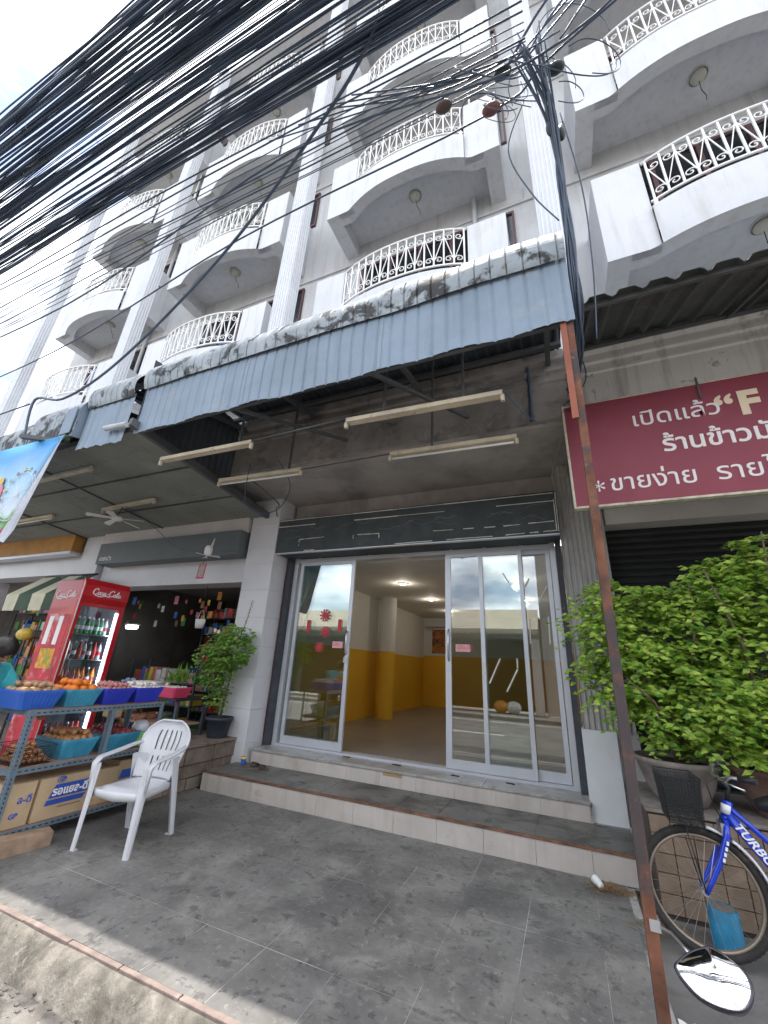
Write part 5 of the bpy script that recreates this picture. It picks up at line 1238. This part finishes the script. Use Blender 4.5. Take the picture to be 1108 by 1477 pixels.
goods_shelf(-12.8,-10.9,5.9,.4,[.3,.7,1.1,1.5,1.9,2.3],'shelf of mixed goods in the farthest shop behind the person',24)
goods_shelf(-10.8,-9.3,5.3,.4,[.3,.6,.95,1.3],'shelf of colourful goods under the green striped umbrella',25)
goods_shelf(-9.1,-7.3,4.6,.4,[.3,.65,1.0,1.3],'shelf of green goods behind the person',26)
goods_shelf(-8.8,-4.8,8.3,.4,[.4,.75,1.1,1.45,1.8,2.15,2.5],'long dark shelf of mixed packets against the back wall of the left shop',27,bottles=(3,))
for i, (x, y, z) in enumerate(((-4.30,2.36,1.17),(-4.30,2.73,1.17),(-4.30,3.08,1.17),(-4.32,2.82,.75))):
    t = thing('price_card', ['small blank white card stuck in the potatoes','small blank white card stuck in the oranges','small blank white card stuck in the pink onions','small blank white card stuck in the brown onions'][i], 'card', (x,y,z)) if 0 else None
# snacks hanging
for i in range(60):
    x = -8.7+rnd(-2.6,3.6); z = rnd(2.1,2.6); y = rnd(5.3,6.2); k = rnd(.04,.11)
    mb = MB(); mb.add([(-k/2,0,-k),(k/2,0,-k),(k/2,0,k*.5),(-k/2,0,k*.5),(0,-.03,-k*.2)], [(0,1,4),(1,2,4),(2,3,4),(3,0,4)])
    o = single('snack_bag', mb, goodsm[i % 8], '%s hanging packet in the dim opening of the left shop' % goodsm[i % 8].name[5:], 'packet', 'packets hanging in the left shops'); o.location = (x,y,z)
single('snack_bag', MB().ball((-9.0,4.4,1.72), .16, 10, 6, (1.4,.6,.7)), goodsm[1], 'bundle of yellow packets hanging left of the red fridge', 'packet')
# hanging lamps in the shops
for (x, y, z, l, lab) in ((-5.3,6.0,2.93,.5,'lit white ceiling tube inside the left shop near the pillar'),(-10.6,6.3,2.90,.5,'lit ceiling tube in the farthest shop under the orange sign'),(-8.3,5.9,2.0,.3,'small lit lamp left of the red fridge')):
    t = thing('ceiling_lamp', lab, 'lamp', (x,y,z)); obj('tube', MB().tube([(x-l/2,y,z),(x+l/2,y,z)], .035, 8), LIT, t); obj('housing', MB().box(x-l/2-.03,y-.05,z+.036,x+l/2+.03,y+.05,z+.07), INW, t)
# table with trays
tb = thing('display_table', 'dark table with trays and vegetables behind the racks', 'table', (-5.2,4.55,.485))
obj('top', MB().box(-6.2,4.25,.93,-4.75,4.85,.96), BLK, tb)
obj('shelf', MB().box(-6.1,4.3,.62,-4.8,4.8,.64), PLY, tb)
for x in (-6.15,-4.8):
    for y in (4.3,4.78): obj('leg', MB().box(x,y,.0 if x < -5.6 else .487,x+.04,y+.04,.93), DARKST, tb)
def tray(x0,x1,y0,y1,z,h,m,lab,cat='tray',name='plastic_tray'):
    return basket(x0,x1,y0,y1,z,h,m,lab,name,'trays on the dark table')
tray(-5.22,-4.80,4.24,4.55,.962,.13,PB,'pink basket at the right end of the dark table')
tray(-5.75,-5.25,4.24,4.6,.962,.11,BLK,'black plastic tray left of the pink basket')
tray(-6.18,-5.78,4.24,4.6,.962,.09,GB,'pale green basket at the left end of the dark table')
produce(-5.18,-4.84,4.28,4.5,1.08,26,.028,GAR,'garlic','pale garlic bulb in the pink basket','garlic',31)
produce(-6.15,-5.82,4.28,4.5,1.04,16,.03,goodsm[2],'lime','small green lime in the pale green basket','lime',32)
produce(-5.95,-5.2,4.35,4.7,.665,24,.045,mat('sweet_potato_skin',(.30,.13,.08),.8,var=.2),'sweet_potato','reddish brown root on the lower shelf of the dark table','vegetable',33,(1.5,.8,.8),layers=1)
for i in range(3):
    single('foam_tray', MB().box(-5.72,4.28+i*.01,1.075+i*.022,-5.28,4.56,1.09+i*.022), FRW, ['bottom','middle','top'][i]+' white foam tray stacked over the black tray', 'tray', 'stack of foam trays')
mb = MB()
for k in range(90):
    c = Vector((rnd(-5.15,-4.85),rnd(4.35,4.6),1.14)); d = Vector((rnd(-1,.6),rnd(-.5,.3),rnd(.1,.8)))
    vs, fs = leaf_vs(c, d, Vector((0,0,1)), rnd(.15,.32), .025); mb.add(vs, fs)
single('leafy_greens', mb, LEAF2, 'bunch of long green leaves lying on the pink basket', 'vegetable')['kind'] = 'stuff'
mb = MB(); rg = random.Random(8)
for k in range(10):
    a_ = rg.uniform(0,6.28); mb.ball((-5.95+.07*cos(a_),4.4+.06*sin(a_),1.08+rg.uniform(0,.06)), .04, 7, 5, (1.2,.6,.5))
single('plastic_bag', mb, mat('blue_bag_film', (.30,.38,.62), .4), 'crumpled blue plastic bags on the dark table', 'bag')['kind'] = 'stuff'
single('cardboard_box', MB().box(-6.0,4.18,.66,-5.75,4.28,.90), CARD, 'small plain cardboard box under the table edge', 'box')
# hanging things
t = thing('hanging_pail', 'small white hanging pail inside the left shop opening', 'pail', (-5.75,5.3,1.95)); obj('body', MB().lathe([(0,0),(.065,0),(.085,.15),(.08,.15)], (-5.75,5.3,1.95), 16), FRW, t); obj('bail', MB().tube([(-5.83,5.3,2.10),(-5.78,5.3,2.25),(-5.72,5.3,2.25),(-5.67,5.3,2.10)], .004, 4), FRW, t); obj('cord', MB().tube([(-5.75,5.3,2.25),(-5.75,5.3,2.68)], .003, 4), BLK, t)
t = thing('hanging_tag', 'pink plastic frame hanging under the grey panel', 'tag', (-5.2,4.6,2.65))
fx = MB(); fx.bar((-5.27,4.6,2.66),(-5.25,4.6,2.88),.014); fx.bar((-5.14,4.6,2.66),(-5.12,4.6,2.88),.014); fx.bar((-5.25,4.6,2.88),(-5.12,4.6,2.88),.014); fx.bar((-5.28,4.6,2.66),(-5.13,4.6,2.66),.02)
obj('frame', fx, PB, t); obj('picture', MB().box(-5.255,4.597,2.67,-5.13,4.600,2.875), mat('pale_card', (.45,.4,.38), .7, var=.3, scale=30), t); obj('cord', MB().tube([(-5.185,4.6,2.885),(-5.175,4.6,3.05),(-5.16,4.62,3.0)], .003, 4), BLK, t)
t = thing('clip_fan', 'white clip fan hanging on a cord below the grey panel', 'fan', (-5.1,4.55,3.02))
obj('motor', MB().lathe([(0,.0),(.05,.01),(.06,.05),(.06,.12),(.04,.16),(0,.17)], (-5.08,4.55,3.0), 16), FRW, t); obj('bracket', MB().tube([(-5.05,4.55,3.15),(-5.0,4.55,3.28),(-5.02,4.55,3.12)], .01, 6), FRW, t)
for k in range(3): a_ = k*2.1+.3; obj('blade', MB().add([(-5.08,4.55,3.0),(-5.08+.2*cos(a_),4.55+.2*sin(a_),3.0),(-5.08+.2*cos(a_+.4),4.55+.2*sin(a_+.4),2.985)], [(0,1,2)]), FRW, t, solid=.004)
wire([(-6.55,3.95,3.80),(-6.1,4.2,3.5),(-5.6,4.4,3.12),(-5.1,4.55,3.06),(-4.6,4.7,3.1)], .005, 'thin sagging flex from the porch ceiling to the clip fan')
t = thing('ceiling_fan', 'white fan with drooping blades hanging from the left porch ceiling', 'fan', (-6.75,4.05,3.55))
obj('rod', MB().tube([(-6.55,3.95,3.83),(-6.72,4.0,3.66)], .006, 5), BLK, t); obj('motor', MB().lathe([(0,.03),(.06,.02),(.10,-.02),(.06,-.05),(0,-.06)], (-6.74,4.02,3.62), 18), FRW, t)
for k in range(5):
    a_ = k*2*pi/5+.4; d = Vector((cos(a_),sin(a_),0)); s = Vector((-sin(a_),cos(a_),.25)); c = Vector((-6.74,4.02,3.60))
    vs = [c+d*.08-s*.03, c+d*.08+s*.03, c+d*.42+s*.05-Vector((0,0,.02)), c+d*.45-s*.0-Vector((0,0,.02)), c+d*.42-s*.05-Vector((0,0,.02))]
    obj('blade', MB().add(vs, [(0,1,2,3,4)]), FRW, t, solid=.006)
# farthest shop: orange sign, striped umbrella
t = thing('orange_sign', 'long orange box sign of the farthest shop at left', 'sign', (-11.3,4.85,3.4)); obj('board', MB().box(-13.2,4.80,3.42,-9.25,5.0,3.92), mat('orange_sign_sheet', (.42,.20,.04), .6, var=.2, scale=2, stain=[((.2,.1,.05),4,.6,.75,.5)]), t); obj('lip', MB().box(-13.2,4.79,3.36,-9.25,5.0,3.415), ALU, t)
um = thing('market_umbrella', 'green and cream striped shop awning panel left of the red fridge', 'umbrella', (-9.0,4.4,2.2))
crm = mat('cream_canvas', (.62,.60,.45), .85); dgr = mat('dark_green_canvas', (.06,.10,.07), .85)
for k in range(4):
    x0 = -9.75+k*.42; vs = [(x0,4.25,2.42),(x0+.42,4.25,2.42),(x0+.42,4.75,2.85),(x0,4.75,2.85)]
    obj('stripe', MB().add(vs, [(0,1,2,3)]), crm if k % 2 == 0 else dgr, um, solid=.006)
    obj('valance_flap', MB().add([(x0,4.25,2.42),(x0+.42,4.25,2.42),(x0+.40,4.25,2.12),(x0+.02,4.25,2.12)], [(0,1,2,3)]), crm if k % 2 == 0 else dgr, um, solid=.006)
obj('pole', MB().tube([(-9.0,4.7,0),(-9.0,4.7,2.82)], .02, 8), STEEL, um); obj('top_bar', MB().tube([(-9.75,4.77,2.87),(-8.07,4.77,2.87)], .02, 6), BLK, um)

# ------------------------------------------------------------------ person bending at the rack
def person():
    t = local('person', 'person with short black hair in a turquoise shirt reaching over the vegetable rack', 'person', (-4.82,2.20,0), .35)
    def skin(name, V_, E_, R_, m, lv=2, root=0):
        me = bpy.data.meshes.new(name); me.from_pydata([tuple(v) for v in V_], E_, []); o = bpy.data.objects.new(name, me); COL.objects.link(o)
        o.modifiers.new('skin', 'SKIN'); 
        sv = me.skin_vertices[0].data
        for i, r in enumerate(R_): sv[i].radius = (r, r) if not isinstance(r, tuple) else r
        sv[root].use_root = True
        s_ = o.modifiers.new('sub', 'SUBSURF'); s_.levels = lv; s_.render_levels = lv
        dg = bpy.context.evaluated_depsgraph_get(); dg.update(); m2 = bpy.data.meshes.new_from_object(o.evaluated_get(dg)); bpy.data.objects.remove(o)
        m2.materials.clear(); m2.materials.append(m); m2.polygons.foreach_set('use_smooth', [True]*len(m2.polygons)); m2.name = name
        return obj(name, m2, m, t)
    # bent forward towards +x/-y
    pel = (-.25,.05,.92); ch = (-.08,0,1.22); nk = (0,-.02,1.34); hd = (.04,-.03,1.50)
    Vb = [pel, (-.18,.03,1.06), ch, nk, (.02,-.03,1.41), (-.02,-.20,1.27), (.10,-.26,1.07), (.30,-.24,.93), (.34,-.23,.91),
          (-.05,.17,1.27), (.08,.25,1.05), (.28,.22,.95), (.32,.21,.94), (-.24,-.09,.86), (-.22,-.10,.48), (-.26,-.11,.09), (-.16,-.13,.03), (-.26,.17,.86), (-.28,.18,.48), (-.34,.18,.09), (-.24,.18,.03)]
    Eb = [(0,1),(1,2),(2,3),(3,4),(2,5),(5,6),(6,7),(7,8),(2,9),(9,10),(10,11),(11,12),(0,13),(13,14),(14,15),(15,16),(0,17),(17,18),(18,19),(19,20)]
    Rb = [.145,.14,.145,.055,.05,.062,.045,.030,.028,.062,.045,.030,.028,.09,.058,.042,.035,.09,.058,.042,.035]
    skin('body', Vb, Eb, Rb, SKIN)
    # hands with five fingers
    for s, wx in ((-1,(.34,-.23,.91)),(1,(.32,.21,.94))):
        w = Vector(wx); V_ = [w, w+Vector((.05,0,-.015))]; E_ = [(0,1)]; R_ = [.024,.026]
        for k in range(4):
            b0 = w+Vector((.085,(-.033+.022*k),-.02)); V_ += [b0, b0+Vector((.03,0,-.012)), b0+Vector((.045,0,-.038))]; n0 = len(V_)-3; E_ += [(1,n0),(n0,n0+1),(n0+1,n0+2)]; R_ += [.010,.0085,.007]
        b0 = w+Vector((.045,-s*.035,-.02)); V_ += [b0, b0+Vector((.03,-s*.012,-.02))]; n0 = len(V_)-2; E_ += [(0,n0),(n0,n0+1)]; R_ += [.011,.008]
        skin('hand', V_, E_, R_, SKIN, 2)
    # shirt: torso plus sleeves to the elbow
    Vs = [(-.25,.05,.90),(-.19,.035,1.05),(-.10,0,1.21),(-.02,-.015,1.315),(-.03,-.20,1.27),(.07,-.25,1.12),(-.05,.175,1.27),(.05,.24,1.10)]
    skin('shirt', Vs, [(0,1),(1,2),(2,3),(2,4),(4,5),(2,6),(6,7)], [.165,.165,.17,.075,.09,.075,.09,.075], SHIRT)
    skin('trousers', [(-.25,.05,.90),(-.24,-.09,.84),(-.22,-.10,.48),(-.26,-.11,.12),(-.26,.17,.84),(-.28,.18,.48),(-.34,.18,.12)], [(0,1),(1,2),(2,3),(0,4),(4,5),(5,6)], [.155,.105,.075,.062,.105,.075,.062], TROU)
    mb = MB().ball((0,0,0), .10, 18, 12, (.95,.80,1.12)); h = obj('head', mb, SKIN, t); h.location = (.07,-.03,1.46); h.rotation_euler = (.15,.85,0)
    sub('nose', MB().ball((.092,0,-.015), .016, 8, 6, (1,.8,1.2)), SKIN, h)
    for s in (-1,1):
        sub('eye', MB().ball((.079,s*.032,.015), .011, 8, 6), BLK, h); sub('ear', MB().ball((-.01,s*.08,-.01), .024, 8, 6, (.7,.4,1.2)), SKIN, h)
    sub('mouth', MB().ball((.078,0,-.055), .016, 8, 6, (.5,1.3,.35)), mat('lip', (.35,.10,.09), .5), h)
    mb = MB(); n, m = 30, 16; vs = []; fs = []
    for i in range(m+1):
        p = pi*.70*i/m
        for k in range(n):
            th = 2*pi*k/n; front = max(0, cos(th)); lim = .52+.48*(1-front**1.6); pp = p*lim; q = .116+.008*noise.noise(Vector((cos(th)*9,sin(th)*9,pp*9)))
            vs.append((-.006+q*.97*sin(pp)*cos(th), q*.84*sin(pp)*sin(th), .005+q*1.13*cos(pp)))
    mb.add(vs, [(i*n+k,i*n+(k+1)%n,(i+1)*n+(k+1)%n,(i+1)*n+k) for i in range(m) for k in range(n)], True)
    sub('hair', mb, HAIR, h)
person()

# ------------------------------------------------------------------ printed banner
bn = thing('vinyl_banner', 'sky blue printed vinyl banner with a ferris wheel folded at its right edge', 'banner', (-6.3,2.34,2.6))
def bx_(z): return lerp(-5.50,-5.44,0)-.0
n = 16; vs = []; 
def bpnt(u, v):     # u 0..1 left-right, v 0..1 bottom-top
    xr = lerp(-6.02,-5.45,v); x = lerp(-7.9,xr,u); return (x, 2.33+.012*sin(x*5+v*3), lerp(2.66,4.00,v)+(-.02*sin(u*9) if v > .9 else 0))
mb = MB(); vs = [bpnt(i/n,j/8) for i in range(n+1) for j in range(9)]
m = bpy.data.materials.new('banner_print'); m.use_nodes = True; N = m.node_tree.nodes; L_ = m.node_tree.links
geo = N.new('ShaderNodeNewGeometry'); sx_ = N.new('ShaderNodeSeparateXYZ'); L_.new(geo.outputs['Position'], sx_.inputs[0]); mr = N.new('ShaderNodeMapRange'); mr.inputs[1].default_value = 2.66; mr.inputs[2].default_value = 4.0; L_.new(sx_.outputs[2], mr.inputs[0])
nz_ = N.new('ShaderNodeTexNoise'); nz_.inputs['Scale'].default_value = 3; L_.new(geo.outputs['Position'], nz_.inputs[0]); ad = N.new('ShaderNodeMath'); ad.operation = 'MULTIPLY_ADD'; ad.inputs[1].default_value = .25; L_.new(nz_.outputs[0], ad.inputs[0]); L_.new(mr.outputs[0], ad.inputs[2])
cr_ = N.new('ShaderNodeValToRGB'); L_.new(ad.outputs[0], cr_.inputs[0]); e = cr_.color_ramp.elements
e[0].position = .0; e[0].color = (.60,.02,.20,1); e[1].position = 1.1 if 0 else 1.0; e[1].color = (.06,.33,.72,1)
for p_, c in ((.20,(.65,.03,.25,1)),(.24,(.10,.35,.06,1)),(.34,(.14,.40,.10,1)),(.40,(.60,.68,.75,1)),(.65,(.40,.62,.80,1))): q = e.new(p_); q.color = c
L_.new(cr_.outputs[0], N['Principled BSDF'].inputs[0]); N['Principled BSDF'].inputs['Roughness'].default_value = .4
obj('printed_sheet', mb.add(vs, [(i*9+j,i*9+j+1,i*9+10+j,i*9+9+j) for i in range(n) for j in range(8)], True), m, bn, solid=.003)
mb = MB(); c0 = (-5.98,3.23); 
for k in range(18):
    a_ = 2*pi*k/18; mb.bar((c0[0],2.318,c0[1]),(c0[0]+.34*cos(a_),2.318,c0[1]+.34*sin(a_)),.004,.002,up=(0,1,0))
mb.tube([(c0[0]+.34*cos(2*pi*k/40),2.318,c0[1]+.34*sin(2*pi*k/40)) for k in range(40)], .004, 4, closed=True); mb.tube([(c0[0]+.30*cos(2*pi*k/40),2.318,c0[1]+.30*sin(2*pi*k/40)) for k in range(40)], .003, 4, closed=True)
obj('ferris_wheel_print', mb, mat('print_grey_white', (.72,.76,.80), .5), bn)
for k in range(16):
    a_ = 2*pi*k/16+.1; x = c0[0]+.35*cos(a_); z = c0[1]+.35*sin(a_)
    if x > lerp(-6.02,-5.45,(z-2.66)/1.34)-.04: continue
    obj('cabin_print', MB().ball((x,2.317,z), .032, 8, 5, (1,.06,.9)), [MATS['drink_green'],goodsm[1],mat('print_dark', (.12,.10,.15), .5)][k % 3], bn)
for x, z, r, m_ in ((-6.52,3.28,.17,goodsm[6]),(-6.50,3.47,.07,goodsm[1]),(-6.78,3.1,.2,goodsm[6])): obj('balloon_print' , MB().ball((x,2.318,z), r, 16, 8, (1,.02,1.1)), m_, bn)
text('ลา', .17, FRW, (-6.60,2.312,2.95), X_, Z_, bn, bold=.012, ext=.001)
mb = MB().add([(-5.45,2.325,4.0),(-6.02,2.325,2.66),(-5.78,2.30,2.60),(-5.70,2.315,2.75)], [(0,1,2,3)]); obj('folded_back', mb, mat('banner_back_grey', (.48,.50,.56), .6, var=.12, scale=4, stain=[((.35,.33,.42),6,.55,.7,.5)]), bn, solid=.003)
obj('cord', MB().tube([(-5.45,2.33,3.99),(-5.44,2.36,4.05)], .004, 4), BLK, bn)
single('angle_bracket', MB().bar((-6.15,2.20,4.02),(-5.62,2.45,3.98),.06,.05), PURL, 'grey steel bracket sticking out between the old awnings above the banner', 'bracket')
single('pipe_stub', MB().tube([(-4.78,2.40,3.98),(-4.38,2.40,3.95)], .035, 8), mat('grey_drainpipe',(.5,.52,.55)), 'grey pipe stub at the corner where the two awnings meet', 'pipe')

# ------------------------------------------------------------------ overhead cables
rg = random.Random(77)
def cable(y, z, r, sag, lab, grp, x0=-26, x1=7, conv=None, name='cable', n=26, fan=0, wig=.02):
    pts = []; ph = rg.uniform(0,9); ph2 = rg.uniform(0,9)
    for i in range(n+1):
        x = lerp(x0,x1,i/n); t_ = (x-x0)/(x1-x0)
        zz_ = z-sag*4*t_*(1-t_)+wig*sin(x*.9+ph)*.5+wig*.6*sin(x*2.3+ph2); yy = y+wig*sin(x*.7+ph2)+fan*(.9-x)*.02
        if conv and x > conv[0]-4: 
            k = min(1,(x-conv[0]+4)/4); k = k*k*(3-2*k); yy = lerp(yy, conv[1], k*.8); zz_ = lerp(zz_, conv[2], k*.8)
        pts.append((x,yy,zz_))
    return single(name, MB().tube(pts, r, 5, caps=False), CAB, lab, 'cable', grp)
bund = [(.555,16),(.62,9),(.70,10),(.80,8),(.87,24),(.96,7),(1.06,22),(1.14,6),(1.25,8),(1.37,32),(1.44,12)]
for bi, (yc, cnt) in enumerate(bund):
    for k in range(cnt):
        dy = rg.gauss(0,.020); dz = rg.gauss(0,.05)
        cable(yc+dy, 6.45+dz, rg.choice([.004,.005,.006,.007,.010]), rg.uniform(-.02,.10), 'black overhead cable in the '+['topmost thin','second','third','fourth','fifth broad','sixth','seventh broad','eighth','ninth','broad tenth','lowest'][bi]+' strand of the bundle above the street', 'cables of the overhead bundle', conv=(3.5,yc*.9+.1,6.5), wig=rg.uniform(.008,.035))
for i, (r0, y1, z1) in enumerate(((3.15,1.75,6.5),(3.0,1.80,6.45),(2.9,1.85,6.45),(2.8,1.9,6.4),(2.72,1.9,6.35),(2.62,1.95,6.35),(2.52,1.95,6.3),(2.44,2.0,6.3),(2.38,2.0,6.25),(3.3,1.7,6.5))):
    y0 = 4.75/r0; pts = []; ph = rg.uniform(0,6)
    for k in range(25):
        t_ = k/24; x = lerp(-26,.2,t_); e = t_**3; pts.append((x, lerp(y0,y1,e)+.02*sin(x+ph), lerp(6.25,z1,e)-.35*t_*(1-t_)+.02*sin(x*.8+ph)))
    single('cable', MB().tube(pts, .005 if i % 3 else .008, 5, caps=False), CAB, ['first','second','third','fourth','fifth','sixth','seventh','eighth','ninth','tenth'][i]+' loose cable below the thick bundle, counted towards the balconies', 'cable', 'loose cables below the bundle')
# the two crossing cables and the thick loop in front of the balconies
wire([(-12,2.0,6.2),(-6,2.0,6.0),(-2,1.75,6.2),(.2,1.9,6.05),(1.6,1.7,6.5),(4,1.2,6.6)], .010, 'heavy cable crossing in front of the second floor balconies to the splice', cat='cable')
wire([(-12,2.5,5.9),(-7,2.45,5.9),(-3.2,2.3,6.3),(-.2,2.2,6.25),(.5,2.0,6.3),(3,1.5,6.8)], .010, 'heavy cable crossing just below the bundle toward the splice', cat='cable')
wire([(-.9,1.35,6.4),(-1.4,1.6,6.3),(-2.9,2.1,6.0),(-4.3,2.4,5.6),(-5.2,2.4,4.95),(-5.9,2.35,4.65),(-6.5,2.3,4.75),(-6.3,2.28,4.1)], .016, 'thick black cable drooping from the bundle down to the left awnings', cat='cable')
wire([(-30,4,7.0),(-6.6,2.3,4.7)], .010, 'thin dark cable running left from the awnings against the sky', cat='cable')
for i in range(4):
    wire([(-30,5+i*.6,8.4-i*.3),(-14,4.5,6.4-i*.2),(-6.2,2.9+i*.1,4.9)], .009, ['upper','second','third','lowest'][i]+' service wire rising left from the old awnings', group='service wires at far left')
# splice area and drop bundle at the post
for k in range(20):
    j = lambda s: rg.uniform(-s,s)
    wire([(.22+j(.15),1.95+j(.1),6.35+j(.2)),(.33+j(.04),2.20+j(.05),5.85+j(.05)),(.35+j(.03),2.40+j(.04),5.2),(.36+j(.03),2.55+j(.03),4.6),(.36+j(.035),2.66+j(.02),4.15+j(.05)),(.35+j(.03),2.95,3.98+j(.05)),(.33+j(.02),3.5+j(.1),4.05+j(.08)),(.31+j(.02),3.99,4.35+j(.25))], rg.choice([.005,.006,.009,.012]), 'black cable in the bundle dropping beside the awning end', group='drop cables by the rusty post')
for k in range(16):
    a0 = rg.uniform(0,6.28); c = Vector((.25+rg.uniform(-.45,.45),2.05+rg.uniform(-.15,.15),6.2+rg.uniform(-.35,.3))); r_ = rg.uniform(.1,.3); pts = []
    for q in range(8):
        a_ = a0+q*.55; pts.append(c+Vector((r_*cos(a_),r_*.4*sin(a_*1.3),r_*sin(a_)*.9)))
    wire(pts, rg.choice([.003,.004,.005]), 'tangled loop of thin black wire around the cable splice', group='tangled wires at the splice')
for k in range(5):
    x = rg.uniform(-.1,.5); wire([(x,1.95,6.4),(x-rg.uniform(.2,.8),1.9,6.3),(x-rg.uniform(1.2,2.5),1.7,6.5)], .007, 'cable leaving the splice to the left', group='tangled wires at the splice')
    wire([(x,2.0,6.4),(x+rg.uniform(.3,.8),1.8,6.7),(x+rg.uniform(1.2,2.5),1.6,7.0)], rg.choice([.008,.012]), 'cable leaving the splice to the right', group='tangled wires at the splice')
wire([(.15,2.2,6.2),(-.02,2.25,5.7),(.12,2.35,5.2),(.3,2.45,4.9)], .006, 'thin loose wire curving left of the drop bundle')
wire([(.42,4.02,4.95),(.50,3.99,4.7),(.49,3.98,4.45),(.36,3.99,4.3),(.25,3.99,4.2)], .007, 'black wire looping down the white cornice right of the post')
wire([(.42,2.3,6.0),(.50,2.45,5.2),(.50,2.6,4.5),(.46,2.75,3.9)], .006, 'thin loose wire hanging right of the drop bundle')
for i, (x, y, z, rx_, lab) in enumerate(((-.52,2.0,6.25,1,'brown oval splice closure left of the fluted column'),(-.12,2.05,5.98,0,'reddish oval splice closure in front of the fluted column'),(.0,2.0,6.32,1,'dark oval splice closure at the column top left'),(.42,2.15,6.35,1,'large dark splice closure right of the tangle'),(.40,2.3,5.72,2,'green black teardrop splice closure beside the balcony'),(.32,2.25,5.75,2,'long black splice closure on the drop bundle'))):
    t = thing('splice_closure', lab, 'splice closure', (x,y,z), 'splice closures in the cable tangle')
    mb = MB().ball((x,y,z), .062, 14, 8, (1.25,.8,.75) if rx_ < 2 else (.55,.6,1.5)); obj('shell', mb, [mat('closure_brown', (.10,.06,.055), .5), mat('closure_red', (.16,.06,.055), .5), mat('closure_dark', (.03,.04,.04), .5)][min(i,2)], t)
    obj('clip', MB().tube([(x,y,z+.05),(x+.02,y,z+.14)], .008, 5), BLK, t)
# cable ties and cut ends
mb = MB()
for k in range(60):
    x = rg.uniform(-9,0); yc = rg.choice(bund)[0]; p = Vector((x,yc,6.38)); d = Vector((rg.uniform(-1,1),rg.uniform(-.5,1),rg.uniform(-1,.2)))*.12
    mb.tube([p, p+d*.6+Vector((0,0,-.02)), p+d], .0025, 3)
single('cable_ties', mb, mat('pale_tie', (.45,.42,.38), .7), 'pale loose ends of cable ties sticking out of the bundle', 'cable ties')['kind'] = 'stuff'

# ------------------------------------------------------------------ opposite side of the street (seen mirrored in the glass)
op = thing('opposite_shops', 'low row of shops across the street with a beige canvas awning', 'building', (-8,-8.2,0))
obj('wall', MB().box(-30,-14,-.03,-.9,-9.4,3.7), mat('opposite_wall', (.30,.30,.28), .85, var=.15), op)
obj('front', MB().box(-30,-8.35,2.9,-.9,-8.2,3.75), MATS['opposite_wall'], op)
obj('roof', MB().box(-30,-14,3.75,-.9,-8.1,3.85), GUTTER, op)
for i in range(7): x = -.95-i*4.2; obj('pillar', MB().box(x-.35,-8.35,-.03,x,-8.0,2.9), INW, op)
for i in range(6):
    x = -1.3-i*4.2; obj('shutter', MB().box(x-3.8,-9.38,-.03,x,-9.3,2.9), [SHUT,mat('dark_shop', (.05,.05,.05), .8)][i % 2], op)  # every second panel has the shade of an open shop as its colour
oa = thing('canvas_awning', 'beige canvas awning with scalloped edge across the street', 'awning', (-8,-7.5,3.1))
cv = mat('beige_canvas', (.50,.44,.34), .9, var=.08)
for i in range(6):
    x1 = -.9-i*4.2; x0 = x1-4.15; mb = MB().add([(x0,-6.9,3.2),(x1,-6.9,3.2),(x1,-8.1,4.15),(x0,-8.1,4.15)], [(0,1,2,3)])
    for k in range(14):
        a0 = x0+(x1-x0)*k/14; a1 = x0+(x1-x0)*(k+1)/14; mb.add([(a0,-6.9,3.2),(a1,-6.9,3.2),(a1,-6.9,3.06),((a0+a1)/2,-6.9,2.98),(a0,-6.9,3.06)], [(0,1,2,3,4)])
    obj('canvas', mb, cv, oa, solid=.01)
ob = thing('opposite_house', 'taller plain grey house across the street', 'building', (3,-8.2,0))
obj('wall', MB().box(-.85,-14,-.03,14,-8.2,6.6), mat('opposite_house_wall', (.42,.40,.37), .85, var=.1), ob)
for i in range(5):
    for j in range(2): 
        w_ = obj('window', MB().box(-.1+i*2.6,-8.22,.6+j*3.1+.3,1.3+i*2.6,-8.19,2.2+j*3.1), DARKST, ob); sub('pane', MB().box(.0+i*2.6,-8.188,1.0+j*3.1,1.2+i*2.6,-8.183,2.1+j*3.1), GL2, w_)
for i, (x, y, m_) in enumerate(((-2.6,-7.7,goodsm[5]),(-2.1,-7.7,goodsm[4]))):
    single('goods_pile', MB().ball((x,y,.2), .3, 10, 7, (1,.7,.8)), m_, ['orange','white'][i]+' pile of bagged goods on the far pavement', 'goods')
for o in list(bpy.data.objects):
    for k in ('base','_loc0'):
        if k in o: del o[k]
